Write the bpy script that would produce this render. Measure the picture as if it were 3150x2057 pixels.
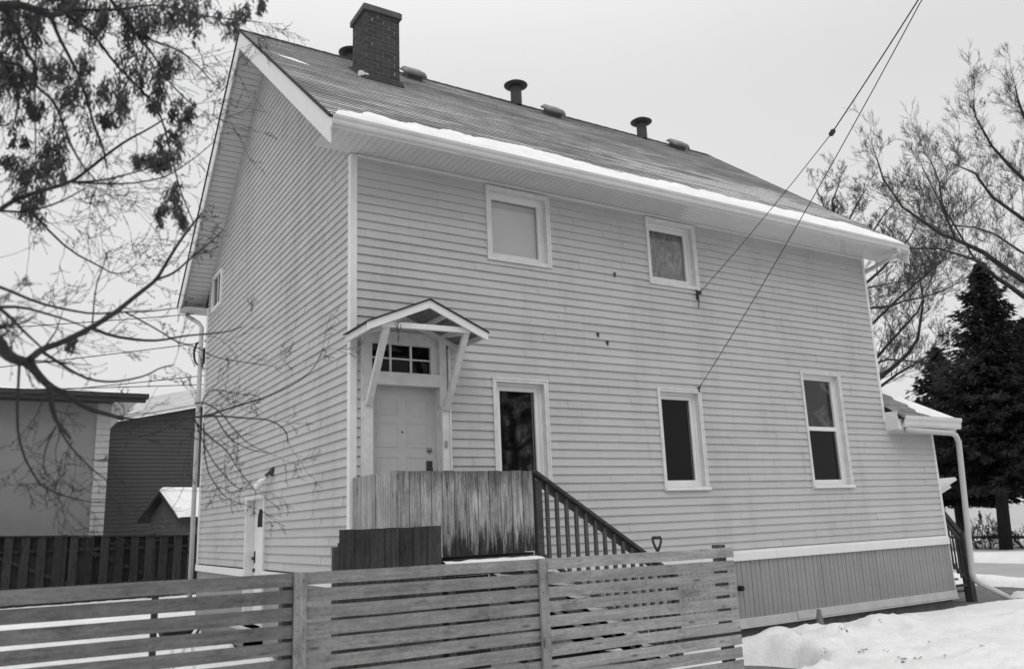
import bpy, math, random
from mathutils import Vector, Matrix
for o in list(bpy.data.objects): bpy.data.objects.remove(o)
S = bpy.context.scene
COL = S.collection
rad = math.radians
# ------------------------------------------------------------------ camera
CAMP = Vector((-3.9461, -10.2618, 1.9222))
RX = Vector((0.85230312, -0.52157063, -0.03928701))
UX = Vector((-0.08310614, -0.20919576, 0.97433593))
FX = Vector((0.51640368, 0.82716456, 0.22164392))
cam = bpy.data.cameras.new('camera'); co = bpy.data.objects.new('camera', cam); COL.objects.link(co)
M = Matrix(((RX.x, UX.x, -FX.x, CAMP.x), (RX.y, UX.y, -FX.y, CAMP.y), (RX.z, UX.z, -FX.z, CAMP.z), (0, 0, 0, 1)))
co.matrix_world = M
cam.sensor_width = 36; cam.lens = 29.13; cam.clip_end = 5000; cam.clip_start = .05
cam.dof.use_dof = True; cam.dof.focus_distance = 10.5; cam.dof.aperture_fstop = 1.7
S.camera = co
# ------------------------------------------------------------------ light: flat white overcast
SUN_EL, SUN_AZ = rad(48), rad(215)
w = bpy.data.worlds.new('World'); S.world = w; w.use_nodes = True
nt = w.node_tree; nt.nodes.clear()
sky = nt.nodes.new('ShaderNodeTexSky'); sky.sky_type = 'NISHITA'; sky.sun_disc = False
sky.sun_elevation = SUN_EL; sky.sun_rotation = SUN_AZ; sky.air_density = 1.0; sky.dust_density = 4.0; sky.ozone_density = 1
bw = nt.nodes.new('ShaderNodeRGBToBW'); nt.links.new(sky.outputs[0], bw.inputs[0])
m1 = nt.nodes.new('ShaderNodeMath'); m1.operation = 'MULTIPLY_ADD'; m1.inputs[1].default_value = .012; m1.inputs[2].default_value = .73
nt.links.new(bw.outputs[0], m1.inputs[0])
m2 = nt.nodes.new('ShaderNodeMath'); m2.operation = 'MINIMUM'; m2.inputs[1].default_value = .83
nt.links.new(m1.outputs[0], m2.inputs[0])
tcw = nt.nodes.new('ShaderNodeTexCoord'); spw = nt.nodes.new('ShaderNodeSeparateXYZ'); nt.links.new(tcw.outputs['Generated'], spw.inputs[0])
# overcast sky: about twice as bright overhead as at the horizon
mr = nt.nodes.new('ShaderNodeMapRange'); mr.interpolation_type = 'SMOOTHSTEP'
for i_, v_ in enumerate((.45, 1.0, 1.0, 2.3)): mr.inputs[i_ + 1].default_value = v_
nt.links.new(spw.outputs[2], mr.inputs[0])
nw = nt.nodes.new('ShaderNodeTexNoise'); nw.inputs['Scale'].default_value = 1.6; nw.inputs['Detail'].default_value = 4; nt.links.new(tcw.outputs['Generated'], nw.inputs['Vector'])
mn = nt.nodes.new('ShaderNodeMapRange')
for i_, v_ in enumerate((.3, .7, .965, 1.035)): mn.inputs[i_ + 1].default_value = v_
nt.links.new(nw.outputs[0], mn.inputs[0])
m3 = nt.nodes.new('ShaderNodeMath'); m3.operation = 'MULTIPLY'; nt.links.new(mr.outputs[0], m3.inputs[0]); nt.links.new(mn.outputs[0], m3.inputs[1])
m4 = nt.nodes.new('ShaderNodeMath'); m4.operation = 'MULTIPLY'; nt.links.new(m2.outputs[0], m4.inputs[0]); nt.links.new(m3.outputs[0], m4.inputs[1])
bg = nt.nodes.new('ShaderNodeBackground'); bg.inputs[1].default_value = 1.0
nt.links.new(m4.outputs[0], bg.inputs[0])
wo = nt.nodes.new('ShaderNodeOutputWorld'); nt.links.new(bg.outputs[0], wo.inputs[0])
sl = bpy.data.lights.new('sun', 'SUN'); sl.energy = .5; sl.angle = rad(25); sl.color = (1, 1, 1)
so = bpy.data.objects.new('sun', sl); COL.objects.link(so)
sd = Vector((math.sin(SUN_AZ) * math.cos(SUN_EL), math.cos(SUN_AZ) * math.cos(SUN_EL), math.sin(SUN_EL)))
so.rotation_euler = sd.to_track_quat('Z', 'Y').to_euler(); so.location = (0, 0, 30)
S.view_settings.view_transform = 'Standard'; S.view_settings.look = 'None'; S.view_settings.exposure = 0; S.view_settings.gamma = 1

# ------------------------------------------------------------------ materials (everything is grey: a black and white photograph)
class NT:
    def __init__(s, name, rough=.7, spec=.3):
        s.m = bpy.data.materials.new(name); s.m.use_nodes = True; s.t = s.m.node_tree; s.b = s.t.nodes['Principled BSDF']
        s.b.inputs['Roughness'].default_value = rough; s.b.inputs['Specular IOR Level'].default_value = spec
        s.tc = s.n('ShaderNodeTexCoord')
    def n(s, k, **kw):
        x = s.t.nodes.new(k)
        for a, b in kw.items(): setattr(x, a, b)
        return x
    def l(s, a, b): s.t.links.new(a, b)
    def coord(s, scale=(1, 1, 1), rot=(0, 0, 0)):
        mp = s.n('ShaderNodeMapping'); mp.inputs['Scale'].default_value = scale; mp.inputs['Rotation'].default_value = rot
        s.l(s.tc.outputs['Object'], mp.inputs[0]); return mp.outputs[0]
    def noise(s, scale, detail=4, rough=.6, coord=None, dist=0):
        x = s.n('ShaderNodeTexNoise'); x.inputs['Scale'].default_value = scale; x.inputs['Detail'].default_value = detail
        x.inputs['Roughness'].default_value = rough; x.inputs['Distortion'].default_value = dist
        s.l(coord if coord else s.tc.outputs['Object'], x.inputs['Vector']); return x.outputs[0]
    def rng(s, v, a, b, c, d, clamp=True):
        x = s.n('ShaderNodeMapRange'); x.clamp = clamp
        for i, q in enumerate((a, b, c, d)): x.inputs[i + 1].default_value = q
        s.l(v, x.inputs[0]); return x.outputs[0]
    def math(s, op, a, b):
        x = s.n('ShaderNodeMath', operation=op)
        for i, q in enumerate((a, b)):
            if isinstance(q, (int, float)): x.inputs[i].default_value = q
            else: s.l(q, x.inputs[i])
        return x.outputs[0]
    def mix(s, f, a, b):   # scalar mix
        x = s.n('ShaderNodeMix', data_type='FLOAT')
        for i, q in ((0, f), (2, a), (3, b)):
            if isinstance(q, (int, float)): x.inputs[i].default_value = q
            else: s.l(q, x.inputs[i])
        return x.outputs[0]
    def sep(s):
        x = s.n('ShaderNodeSeparateXYZ'); s.l(s.tc.outputs['Object'], x.inputs[0]); return x.outputs
    def island(s):
        return s.n('ShaderNodeNewGeometry').outputs['Random Per Island']
    def base(s, v):
        if isinstance(v, (int, float)): s.b.inputs['Base Color'].default_value = (v, v, v, 1)
        else:
            c = s.n('ShaderNodeCombineColor')
            for i in range(3): s.l(v, c.inputs[i])
            s.l(c.outputs[0], s.b.inputs['Base Color'])
    def bump(s, v, strength=.3, dist=.01):
        x = s.n('ShaderNodeBump'); x.inputs['Strength'].default_value = strength; x.inputs['Distance'].default_value = dist
        s.l(v, x.inputs['Height']); s.l(x.outputs[0], s.b.inputs['Normal'])

def plain(name, v, var=.08, rough=.6, sc=3, spec=.3, bump=0, bsc=40):
    k = NT(name, rough, spec)
    n = k.noise(sc, 5, .65)
    k.base(k.rng(n, .3, .7, v * (1 - var), v * (1 + var)))
    if bump: k.bump(k.noise(bsc, 4), bump, .004)
    return k.m

def siding_mat(name, v, zlow=None):
    k = NT(name, .55, .35)
    a = k.noise(.9, 4, .6, k.coord((.6, .6, 2.2)))
    b = k.noise(9, 5, .7, k.coord((.35, .35, 3)))
    c = k.noise(38, 3, .6)
    g = k.rng(k.noise(1.3, 6, .75, k.coord((1, 1, .18))), .5, .75, 1, .80)      # dirt runs
    x = k.math('MULTIPLY', k.rng(a, .3, .7, v * .95, v * 1.05), k.rng(b, .25, .75, .95, 1.05))
    x = k.math('MULTIPLY', x, k.rng(c, .2, .8, .95, 1.05))
    x = k.math('MULTIPLY', x, g)
    x = k.math('MULTIPLY', x, k.rng(k.island(), 0, 1, .975, 1.025))
    k.base(x); k.bump(k.noise(2.4, 2, .5, k.coord((.5, .5, 6))), .25, .02)
    return k.m

def wood_mat(name, dark, light, axis='x', stain=None, sc=1.0, isl=.25):
    k = NT(name, .8, .15)
    s = {'x': (1.1, 18, 18), 'y': (18, 1.1, 18), 'z': (18, 18, 1.1)}[axis]
    co_ = k.coord(tuple(q * sc for q in s))
    # shift each board's grain by its own random number
    ad = k.n('ShaderNodeVectorMath', operation='ADD'); cx = k.n('ShaderNodeCombineXYZ')
    r = k.math('MULTIPLY', k.island(), 37.0)
    for i in range(3): k.l(r, cx.inputs[i])
    k.l(co_, ad.inputs[0]); k.l(cx.outputs[0], ad.inputs[1]); v = ad.outputs[0]
    g = k.noise(1.6, 8, .7, v, .6)
    x = k.rng(g, .28, .72, dark, light)
    f = k.noise(2.2, 5, .7, k.coord((1.3, 1.3, 1.3)))
    x = k.math('MULTIPLY', x, k.rng(f, .3, .75, 1.14, .74))
    bl = k.noise(1.0, 6, .8, k.coord(tuple(2.4 if q < 2 else 7 for q in s)))
    x = k.math('MULTIPLY', x, k.rng(bl, .54, .68, 1, .55))
    fine = k.noise(70, 3, .7, k.coord((.4 if axis == 'x' else 1, 1, .4 if axis == 'z' else 1)))
    x = k.math('MULTIPLY', x, k.rng(fine, .2, .8, .74, 1.24))
    x = k.math('MULTIPLY', x, k.rng(k.island(), 0, 1, 1 - isl, 1 + isl * .6))
    # knots
    vo = k.n('ShaderNodeTexVoronoi'); vo.inputs['Scale'].default_value = 1.0
    ks = {'x': (2.2, 9, 9), 'y': (9, 2.2, 9), 'z': (7, 7, 2.0)}[axis]
    ad2 = k.n('ShaderNodeVectorMath', operation='ADD'); k.l(k.coord(ks), ad2.inputs[0]); k.l(cx.outputs[0], ad2.inputs[1])
    k.l(ad2.outputs[0], vo.inputs['Vector'])
    x = k.math('MULTIPLY', x, k.rng(vo.outputs['Distance'], .05, .13, .4, 1))
    if stain:      # damp dark stains creeping up from the foot (z0..z1) and a little from the top
        z = k.sep()[2]; jag = k.noise(1.2, 6, .75, k.coord((11, 11, 1.2)))
        zz = k.math('ADD', z, k.rng(jag, .25, .75, -.38, .38, False))
        lo = k.rng(zz, stain[0], stain[0] + .22, stain[2], 1)
        hi = k.rng(k.math('ADD', z, k.rng(jag, .25, .75, -.3, .3, False)), stain[1] - .22, stain[1] + .05, 1, stain[3])
        x = k.math('MULTIPLY', x, k.math('MULTIPLY', lo, hi))
    k.base(x); k.bump(g, .5, .006)
    return k.m

def shingle_mat(name, v=.13, snow=False):
    k = NT(name, .95, .1)
    sx, sy, sz = k.sep()[:3]
    cx = k.n('ShaderNodeCombineXYZ'); k.l(sx, cx.inputs[0]); k.l(k.math('MULTIPLY', sz, 1.587), cx.inputs[1])
    br = k.n('ShaderNodeTexBrick'); br.offset = .5; br.inputs['Scale'].default_value = 1
    br.inputs['Brick Width'].default_value = .33; br.inputs['Row Height'].default_value = .14; br.inputs['Mortar Size'].default_value = .006
    br.inputs['Color1'].default_value = (.8, .8, .8, 1); br.inputs['Color2'].default_value = (1.12, 1.12, 1.12, 1); br.inputs['Mortar'].default_value = (.7, .7, .7, 1)
    k.l(cx.outputs[0], br.inputs['Vector'])
    bwn = k.n('ShaderNodeRGBToBW'); k.l(br.outputs[0], bwn.inputs[0])
    big = k.noise(.55, 5, .65, k.coord((.7, 1.6, 1.6)))
    x = k.math('MULTIPLY', k.rng(big, .36, .64, v * .58, v * 1.35), bwn.outputs[0])
    x = k.math('MULTIPLY', x, k.rng(k.noise(90, 3, .8), .2, .8, .8, 1.2))
    st = k.noise(1.4, 6, .75, k.coord((1.1, 7, 7)))
    x = k.math('MULTIPLY', x, k.rng(st, .35, .7, .82, 1.2))
    x = k.math('MULTIPLY', x, k.rng(k.noise(7, 5, .8, k.coord((1, 2.0, 2.0))), .28, .72, .62, 1.36))
    if snow:       # wind-blown frost in streaks: low on the slope and towards the far gable
        fr = k.noise(1.0, 6, .7, k.coord((.45, 4.5, 4.5)))
        far = k.rng(sx, 5.0, 9.0, 0, .21)
        mid = k.rng(k.math('ABSOLUTE', k.math('SUBTRACT', sz, 8.45), 0), .15, .75, 1, 0)
        far = k.math('MULTIPLY', far, mid)
        end = k.rng(sx, 10.2, 11.1, 1, .25)
        far = k.math('MULTIPLY', far, end)
        near = k.rng(sz, 7.3, 10.5, .07, .02)
        amt = k.math('ADD', k.math('ADD', fr, far), near)
        mask = k.rng(amt, .585, .64, 0, 1)
        x = k.mix(k.math('MULTIPLY', mask, .72), x, .78)
    k.base(x); k.bump(k.noise(60, 4, .8), .5, .01)
    return k.m

def brick_mat(name):
    k = NT(name, .95, .1)
    sx, sy, sz = k.sep()[:3]
    cx = k.n('ShaderNodeCombineXYZ'); k.l(k.math('ADD', sx, sy), cx.inputs[0]); k.l(sz, cx.inputs[1])
    br = k.n('ShaderNodeTexBrick'); br.inputs['Scale'].default_value = 1
    br.inputs['Brick Width'].default_value = .225; br.inputs['Row Height'].default_value = .085; br.inputs['Mortar Size'].default_value = .007
    br.inputs['Color1'].default_value = (.050, .050, .050, 1); br.inputs['Color2'].default_value = (.072, .072, .072, 1); br.inputs['Mortar'].default_value = (.10, .10, .10, 1)
    k.l(cx.outputs[0], br.inputs['Vector'])
    bwn = k.n('ShaderNodeRGBToBW'); k.l(br.outputs[0], bwn.inputs[0])
    # upright joints caught with pale lime
    lim = k.rng(k.noise(5, 4, .7), .5, .62, 0, 1)
    up = k.n('ShaderNodeTexBrick'); up.inputs['Scale'].default_value = 1
    up.inputs['Brick Width'].default_value = .225; up.inputs['Row Height'].default_value = .085; up.inputs['Mortar Size'].default_value = .011
    for nme, val in (('Color1', 0), ('Color2', 0), ('Mortar', 1)): up.inputs[nme].default_value = (val, val, val, 1)
    k.l(cx.outputs[0], up.inputs['Vector'])
    ub = k.n('ShaderNodeRGBToBW'); k.l(up.outputs[0], ub.inputs[0])
    rowf = k.math('FRACT', k.math('DIVIDE', sz, .085), 0)
    inrow = k.math('MULTIPLY', k.rng(rowf, .16, .22, 0, 1), k.rng(rowf, .78, .84, 1, 0))
    x = k.mix(k.math('MULTIPLY', k.math('MULTIPLY', ub.outputs[0], inrow), lim), bwn.outputs[0], .34)
    x = k.math('MULTIPLY', x, k.rng(k.noise(14, 4, .7), .2, .8, .8, 1.2))
    k.base(x); k.bump(k.math('ADD', k.math('MULTIPLY', ub.outputs[0], -1), k.noise(40, 3)), .6, .008)
    return k.m

def snow_mat(name, v=.86, dirt=False):
    k = NT(name, .85, .15)
    a = k.noise(1.1, 6, .7)
    x = k.rng(a, .3, .75, v * 1.02, v * .93)
    if dirt:
        d = k.noise(7, 6, .8)
        x = k.mix(k.rng(d, .70, .76, 0, .55), x, .2)
        f = k.noise(30, 4, .8)
        x = k.math('MULTIPLY', x, k.rng(f, .3, .8, 1.03, .9))
    x = k.math('MULTIPLY', x, k.rng(k.noise(3.2, 7, .78), .3, .7, 1.06, .90))
    k.base(x); k.bump(k.math('ADD', k.noise(5, 7, .78), k.math('MULTIPLY', k.noise(26, 5, .75), .35)), .7, .05)
    return k.m

def glass_mat(name, v=.006, refl=.9):
    k = NT(name, .03, .5); k.base(v); k.b.inputs['IOR'].default_value = 1.33
    k.bump(k.noise(1.6, 2, .4), .03, .02)
    return k.m

M_ = {}
M_['siding'] = siding_mat('vinyl siding', .44)
M_['trim'] = plain('painted trim', .68, .05, .5, 4, bump=.1)
M_['trim2'] = plain('old painted trim', .60, .12, .6, 7, bump=.2)
M_['soffit'] = plain('ribbed soffit', .54, .06, .6, 3)
M_['gutter'] = plain('gutter metal', .56, .07, .4, 2.5)
M_['shingle'] = shingle_mat('asphalt shingles', .33, True)
M_['shingle2'] = shingle_mat('porch shingles', .19, False)
M_['edge'] = plain('dark shingle edge', .035, .2, .9, 9)
M_['brick'] = brick_mat('chimney brick')
M_['cap'] = plain('chimney cap', .10, .2, .9, 6, bump=.4)
M_['vent'] = plain('vent metal', .05, .25, .6, 6)
M_['snow'] = snow_mat('fresh snow', .84)
M_['snowg'] = snow_mat('trodden snow', .80, True)
M_['skirt'] = siding_mat('ribbed skirting', .265)
M_['skirtb'] = plain('skirting board', .50, .12, .6, 4, bump=.15)
M_['door'] = plain('pale door', .48, .05, .5, 5)
M_['door2'] = plain('white door', .66, .07, .5, 4)
M_['glass'] = glass_mat('dark glass', .004); M_['glass'].node_tree.nodes['Principled BSDF'].inputs['IOR'].default_value = 1.27
kf = NT('patchy far snow', .9, .1); fs_ = kf.rng(kf.sep()[0], 44, 49, .70, .42); kf.base(kf.math('MULTIPLY', fs_, kf.rng(kf.noise(.35, 7, .75), .35, .7, 1.08, .78))); M_['field'] = kf.m
M_['strip'] = plain('grey corner strip', .36, .1, .8, 4)
M_['blind'] = plain('window blind', .85, .05, .8, 3)
M_['hard'] = plain('dark hardware', .04, .2, .4, 9)
M_['knob'] = plain('worn knob', .25, .2, .35, 9)
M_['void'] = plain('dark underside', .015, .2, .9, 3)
M_['fence'] = wood_mat('weathered fence wood', .20, .39, 'x', isl=.16)
M_['fence_a'] = wood_mat('aged fence wood with vignette', .115, .225, 'x', isl=.16)  # left slats: lens falloff painted into the wood tone, on top of age
M_['fence_b'] = wood_mat('aged fence wood with slight vignette', .16, .31, 'x', isl=.16)  # middle slats: age plus a milder painted falloff
M_['fencev'] = wood_mat('fence batten wood', .20, .33, 'z', isl=.1)
M_['fpost'] = wood_mat('fence post wood', .07, .14, 'z')
M_['screen'] = wood_mat('stained porch boards', .05, .50, 'z', stain=(1.67, 2.50, .12, .45), isl=.3)
M_['screen2'] = wood_mat('porch side boards', .17, .42, 'z', isl=.2)
M_['dwood'] = wood_mat('dark damp boards', .022, .065, 'z', isl=.3)
M_['rail'] = wood_mat('dark stair rail wood', .035, .085, 'x')
M_['bal'] = wood_mat('baluster wood', .05, .12, 'z')
M_['stair'] = wood_mat('stair wood', .10, .22, 'y')
M_['bark'] = plain('foreground bark', .035, .3, .95, 20, bump=.3)
M_['key'] = plain('dried seed keys', .075, .45, .9, 30)
M_['sprbark'] = plain('spruce bark', .018, .3, .95, 4)
M_['farbark'] = plain('distant bark', .045, .25, .95, 3)
M_['wire'] = plain('cable black', .03, .1, .6, 4)
M_['concrete'] = plain('damp concrete', .14, .3, .9, 3, bump=.4)
M_['asphalt'] = plain('wet asphalt', .11, .35, .8, 1.5, bump=.4)
M_['road'] = plain('salted road', .33, .12, .9, .6, bump=.3)
M_['spruce'] = plain('spruce needles', .018, .35, .9, 1.5)
M_['pale_pipe'] = plain('downspout metal', .45, .08, .45, 2)
M_['stucco'] = plain('grey stucco', .20, .1, .95, 1.2, bump=.5, bsc=25)
M_['dhouse'] = siding_mat('dark lap siding', .06)
M_['dfence'] = wood_mat('dark board fence', .014, .04, 'z', isl=.4)
M_['fascia'] = plain('dark fascia', .035, .2, .7, 3)
M_['cloth'] = plain('dark winter coat', .02, .2, .9, 9)
M_['skin'] = plain('skin', .3, .1, .7, 9)

# ------------------------------------------------------------------ mesh helper
class MB:
    def __init__(s): s.v = []; s.f = []
    def quad(s, a, b, c, d):
        n = len(s.v); s.v += [tuple(a), tuple(b), tuple(c), tuple(d)]; s.f.append((n, n + 1, n + 2, n + 3))
    def poly(s, p):
        n = len(s.v); s.v += [tuple(q) for q in p]; s.f.append(tuple(range(n, n + len(p))))
    def hexa(s, p):    # p: 4 bottom (ccw from above) + 4 top
        n = len(s.v); s.v += [tuple(q) for q in p]
        for f in ((3, 2, 1, 0), (4, 5, 6, 7), (0, 1, 5, 4), (1, 2, 6, 5), (2, 3, 7, 6), (3, 0, 4, 7)): s.f.append(tuple(n + i for i in f))
    def box(s, x0, x1, y0, y1, z0, z1):
        s.hexa([(x0, y0, z0), (x1, y0, z0), (x1, y1, z0), (x0, y1, z0), (x0, y0, z1), (x1, y0, z1), (x1, y1, z1), (x0, y1, z1)])
        return s
    def bar(s, a, b, w, h, up=(0, 0, 1)):   # box beam from a to b, width w (sideways), height h (along up)
        a = Vector(a); b = Vector(b); d = (b - a).normalized(); u = Vector(up); sd_ = d.cross(u)
        if sd_.length < 1e-4: sd_ = d.cross(Vector((1, 0, 0)))
        sd_.normalize(); u = sd_.cross(d).normalized()
        p = []
        for (i, j) in ((-1, -1), (1, -1), (1, 1), (-1, 1)): p.append(a + sd_ * (w / 2 * i) + u * (h / 2 * j))
        q = [x + (b - a) for x in p]
        n = len(s.v); s.v += [tuple(x) for x in p + q]
        for f in ((0, 1, 2, 3), (7, 6, 5, 4), (0, 4, 5, 1), (1, 5, 6, 2), (2, 6, 7, 3), (3, 7, 4, 0)): s.f.append(tuple(n + i for i in f))
        return s
    def tube(s, pts, r, n=8, cap=True):
        pts = [Vector(p) for p in pts]; m = len(pts)
        rr = r if isinstance(r, (list, tuple)) else [r] * m
        base = len(s.v); u = None
        for i, p in enumerate(pts):
            d = (pts[min(i + 1, m - 1)] - pts[max(i - 1, 0)])
            if d.length < 1e-9: d = Vector((0, 0, 1))
            d.normalize()
            if u is None:
                u = d.orthogonal().normalized()
            else:
                u = (u - d * u.dot(d))
                u = u.normalized() if u.length > 1e-6 else d.orthogonal().normalized()
            v = d.cross(u)
            for k in range(n):
                a = 2 * math.pi * k / n
                s.v.append(tuple(p + (u * math.cos(a) + v * math.sin(a)) * rr[i]))
        for i in range(m - 1):
            for k in range(n):
                a = base + i * n + k; b = base + i * n + (k + 1) % n
                s.f.append((a, b, b + n, a + n))
        if cap:
            s.f.append(tuple(base + k for k in reversed(range(n)))); s.f.append(tuple(base + (m - 1) * n + k for k in range(n)))
        return s
    def lathe(s, c, prof, n=20):   # prof: (r,z)
        base = len(s.v); c = Vector(c)
        for r, z in prof:
            for k in range(n):
                a = 2 * math.pi * k / n; s.v.append((c.x + r * math.cos(a), c.y + r * math.sin(a), c.z + z))
        for i in range(len(prof) - 1):
            for k in range(n):
                a = base + i * n + k; b = base + i * n + (k + 1) % n; s.f.append((a, b, b + n, a + n))
        return s
    def build(s, name, mat, parent=None, smooth=False, bevel=0):
        me = bpy.data.meshes.new(name)
        off = parent_origin(parent)
        me.from_pydata([(a - off.x, b - off.y, c - off.z) for a, b, c in s.v], [], s.f); me.update()
        me.materials.append(M_[mat] if isinstance(mat, str) else mat)
        if smooth:
            for p in me.polygons: p.use_smooth = True
        o = bpy.data.objects.new(name, me); COL.objects.link(o)
        if parent: o.parent = parent
        if bevel:
            b = o.modifiers.new('bevel', 'BEVEL'); b.width = bevel; b.segments = 2; b.limit_method = 'ANGLE'
        return o
def parent_origin(p):
    v = Vector((0, 0, 0))
    while p: v = v + p.location; p = p.parent
    return v
def tag(o, label=None, cat=None, group=None, kind=None):
    if label: o['label'] = label
    if cat: o['category'] = cat
    if group: o['group'] = group
    if kind: o['kind'] = kind
    return o
def thing(name, loc, label, cat, group=None):
    o = bpy.data.objects.new(name, None); o.empty_display_size = .2; COL.objects.link(o); o.location = loc
    return tag(o, label, cat, group)
def obj_at(name, mb, mat, loc, label=None, cat=None, group=None, kind=None, smooth=False):   # single-mesh thing with origin at loc
    me = bpy.data.meshes.new(name); L = Vector(loc)
    me.from_pydata([(a - L.x, b - L.y, c - L.z) for a, b, c in mb.v], [], mb.f); me.update(); me.materials.append(M_[mat])
    if smooth:
        for p in me.polygons: p.use_smooth = True
    o = bpy.data.objects.new(name, me); COL.objects.link(o); o.location = loc
    return tag(o, label, cat, group, kind)

# ------------------------------------------------------------------ setting: ground, snow, roads
def fnoise(x, y, s=1.0, seed=0.0):
    from mathutils import noise
    return noise.noise(Vector((x * s + seed, y * s - seed, seed)))
def gz(x, y):       # lie of the land
    d = max(0, min(1, (x - 26) / 55)); return -.42 * d
def sheet(name, xs, ys, zf, mat, kind='structure', smooth=True, skip=None):
    mb = MB(); nx, ny = len(xs), len(ys)
    for y in ys:
        for x in xs: mb.v.append((x, y, zf(x, y)))
    for j in range(ny - 1):
        for i in range(nx - 1):
            if skip and skip((xs[i] + xs[i + 1]) / 2, (ys[j] + ys[j + 1]) / 2): continue
            a = j * nx + i; mb.f.append((a, a + 1, a + nx + 1, a + nx))
    o = mb.build(name, mat, None, smooth); tag(o, kind=kind); return o
def lin(a, b, n): return [a + (b - a) * i / (n - 1) for i in range(n)]
sheet('ground', [-400, -60, -30, 0, 14, 19, 26, 36, 47, 60, 81, 120, 200, 500, 1500], [-600, -60, -20, 0, 20, 60, 150, 600, 1500], lambda x, y: gz(x, y) - .07, 'asphalt')
def sm(a, b, v):
    t = max(0, min(1, (v - a) / (b - a))); return t * t * (3 - 2 * t)
def snowz(x, y):
    n = fnoise(x, y, .55, 3.1) * .09 + fnoise(x, y, 1.5, 8.2) * .085 + fnoise(x, y, 4.2, 1.7) * .045 + fnoise(x, y, 9, 4.4) * .012
    h = .16 + n
    e = fnoise(x, y, 1.3, 5.5) * .16 + fnoise(x, y, 4, 2.2) * .05
    # bare strip along the long wall
    h *= 1 - .45 * sm(-2.6, -.8, y) if x > 2.2 else 1
    if 2.2 < x < 15 and y < 1: t_ = sm(-.30 + e * .8, -.78 + e * .8, y); h = (h * .42 + .03) * t_ - .2 * (1 - t_) if y > -1.2 else h * (.42 + .58 * sm(-1.2, -2.2, y)) + .03 * (1 - sm(-1.2, -2.2, y))
    # heap beside the end of the slat fence
    h += .10 * math.exp(-((x - 6.1) ** 2 / 1.6 + (y + 1.7) ** 2 / .6))
    h += .10 * math.exp(-((x - 8.5) ** 2 / 6 + (y + 1.9) ** 2 / .8))
    lump = math.exp(-((x - 6.4) / 2.6) ** 2 - ((y + 2.0) / 1.5) ** 2); h += lump * (.10 * fnoise(x, y, 1.3, 7.7) + .09 * fnoise(x, y, 2.9, 3.3) + .04 * fnoise(x, y, 6, 1.3)) * sm(-.6, -1.6, y)
    for bx_, by_, br_, bh_ in ((5.35, -1.45, .35, .12), (5.9, -1.35, .30, .07), (5.5, -2.05, .40, .10), (6.5, -1.6, .40, .05), (7.6, -1.8, .5, .05), (6.7, -2.5, .5, .06)): h += bh_ * math.exp(-((x - bx_) ** 2 + (y - by_) ** 2) / br_ ** 2)
    # bare asphalt at the fence end
    d = math.hypot((x - 4.25) / 1.0, (y + 2.35) / .75); t_ = sm(.8, 1.2, d + e); h = h * t_ - .2 * (1 - t_)
    h += .05 * max(0, fnoise(x, y, 3.1, 6.6)) * sm(-1.0, -2.2, y) + .04 * fnoise(x, y, 7.5, 2.9) * sm(-1.0, -2.2, y)
    # inside the house and the bare front walk
    if -.3 < x < 12.9 and y > -.15 and y < 9.4: h = -.2
    d = max(abs(x - 15.3) / 1.9, abs(y - 1.35) / 1.15); t_ = sm(.85, 1.2, d + e); h = h * t_ - .2 * (1 - t_)
    # bank thrown up beside the street
    h += .06 * math.exp(-((x - 17.9) / .5) ** 2) * (1 + fnoise(x, y, .8, 9) * .8)
    if x > 18.2: h = min(h, .2 - .5 * sm(18.2, 18.9, x + e))
    return h
o = sheet('snow_cover', lin(-12, 20, 400), lin(-11, 12, 300), snowz, 'snowg')
def snowfar(x, y):
    n = fnoise(x, y, .25, 2.2) * .06 + fnoise(x, y, 1.1, 5) * .03
    h = gz(x, y) + .05 + n
    if x < 25.4 + .3 * fnoise(x, y, .9, 3): return gz(x, y) - .2
    h += .12 * sm(24.2, 26.0, x) * math.exp(-((x - 27.5) / 3.5) ** 2)
    if 24.2 <= x < 25.6: h = gz(x, y) - .02 + .1 * (x - 24.2) + n * .6
    if 36 < x < 45.5: h = gz(x, y) - .25
    return h
sheet('snow_field', lin(23.6, 60, 150) + lin(61, 140, 60), lin(-30, 90, 90), snowfar, 'field')
sheet('far_snow', [-600, -40, 0, 60, 138, 400, 1600], [-600, -60, -25, 60, 89, 400, 1600], lambda x, y: gz(x, y) + .03, 'field', skip=lambda x, y: -40 < x < 138 and -60 < y < 89 and not (x < 0 and y > 60) and not (y < -25 and x > 60))
sheet('back_yard_snow', lin(-40, 19, 80), lin(11.9, 60, 60), lambda x, y: .02 + fnoise(x, y, .5, 3) * .05 if y > 12.2 else -.1, 'snow')
sheet('road', [18.6, 24.6], [-60, -20, 0, 20, 60, 120], lambda x, y: .0, 'road')
sheet('far_road', [35.8, 46], [-60, 0, 60, 120], lambda x, y: gz(x, y) + .0, 'road')

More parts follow.
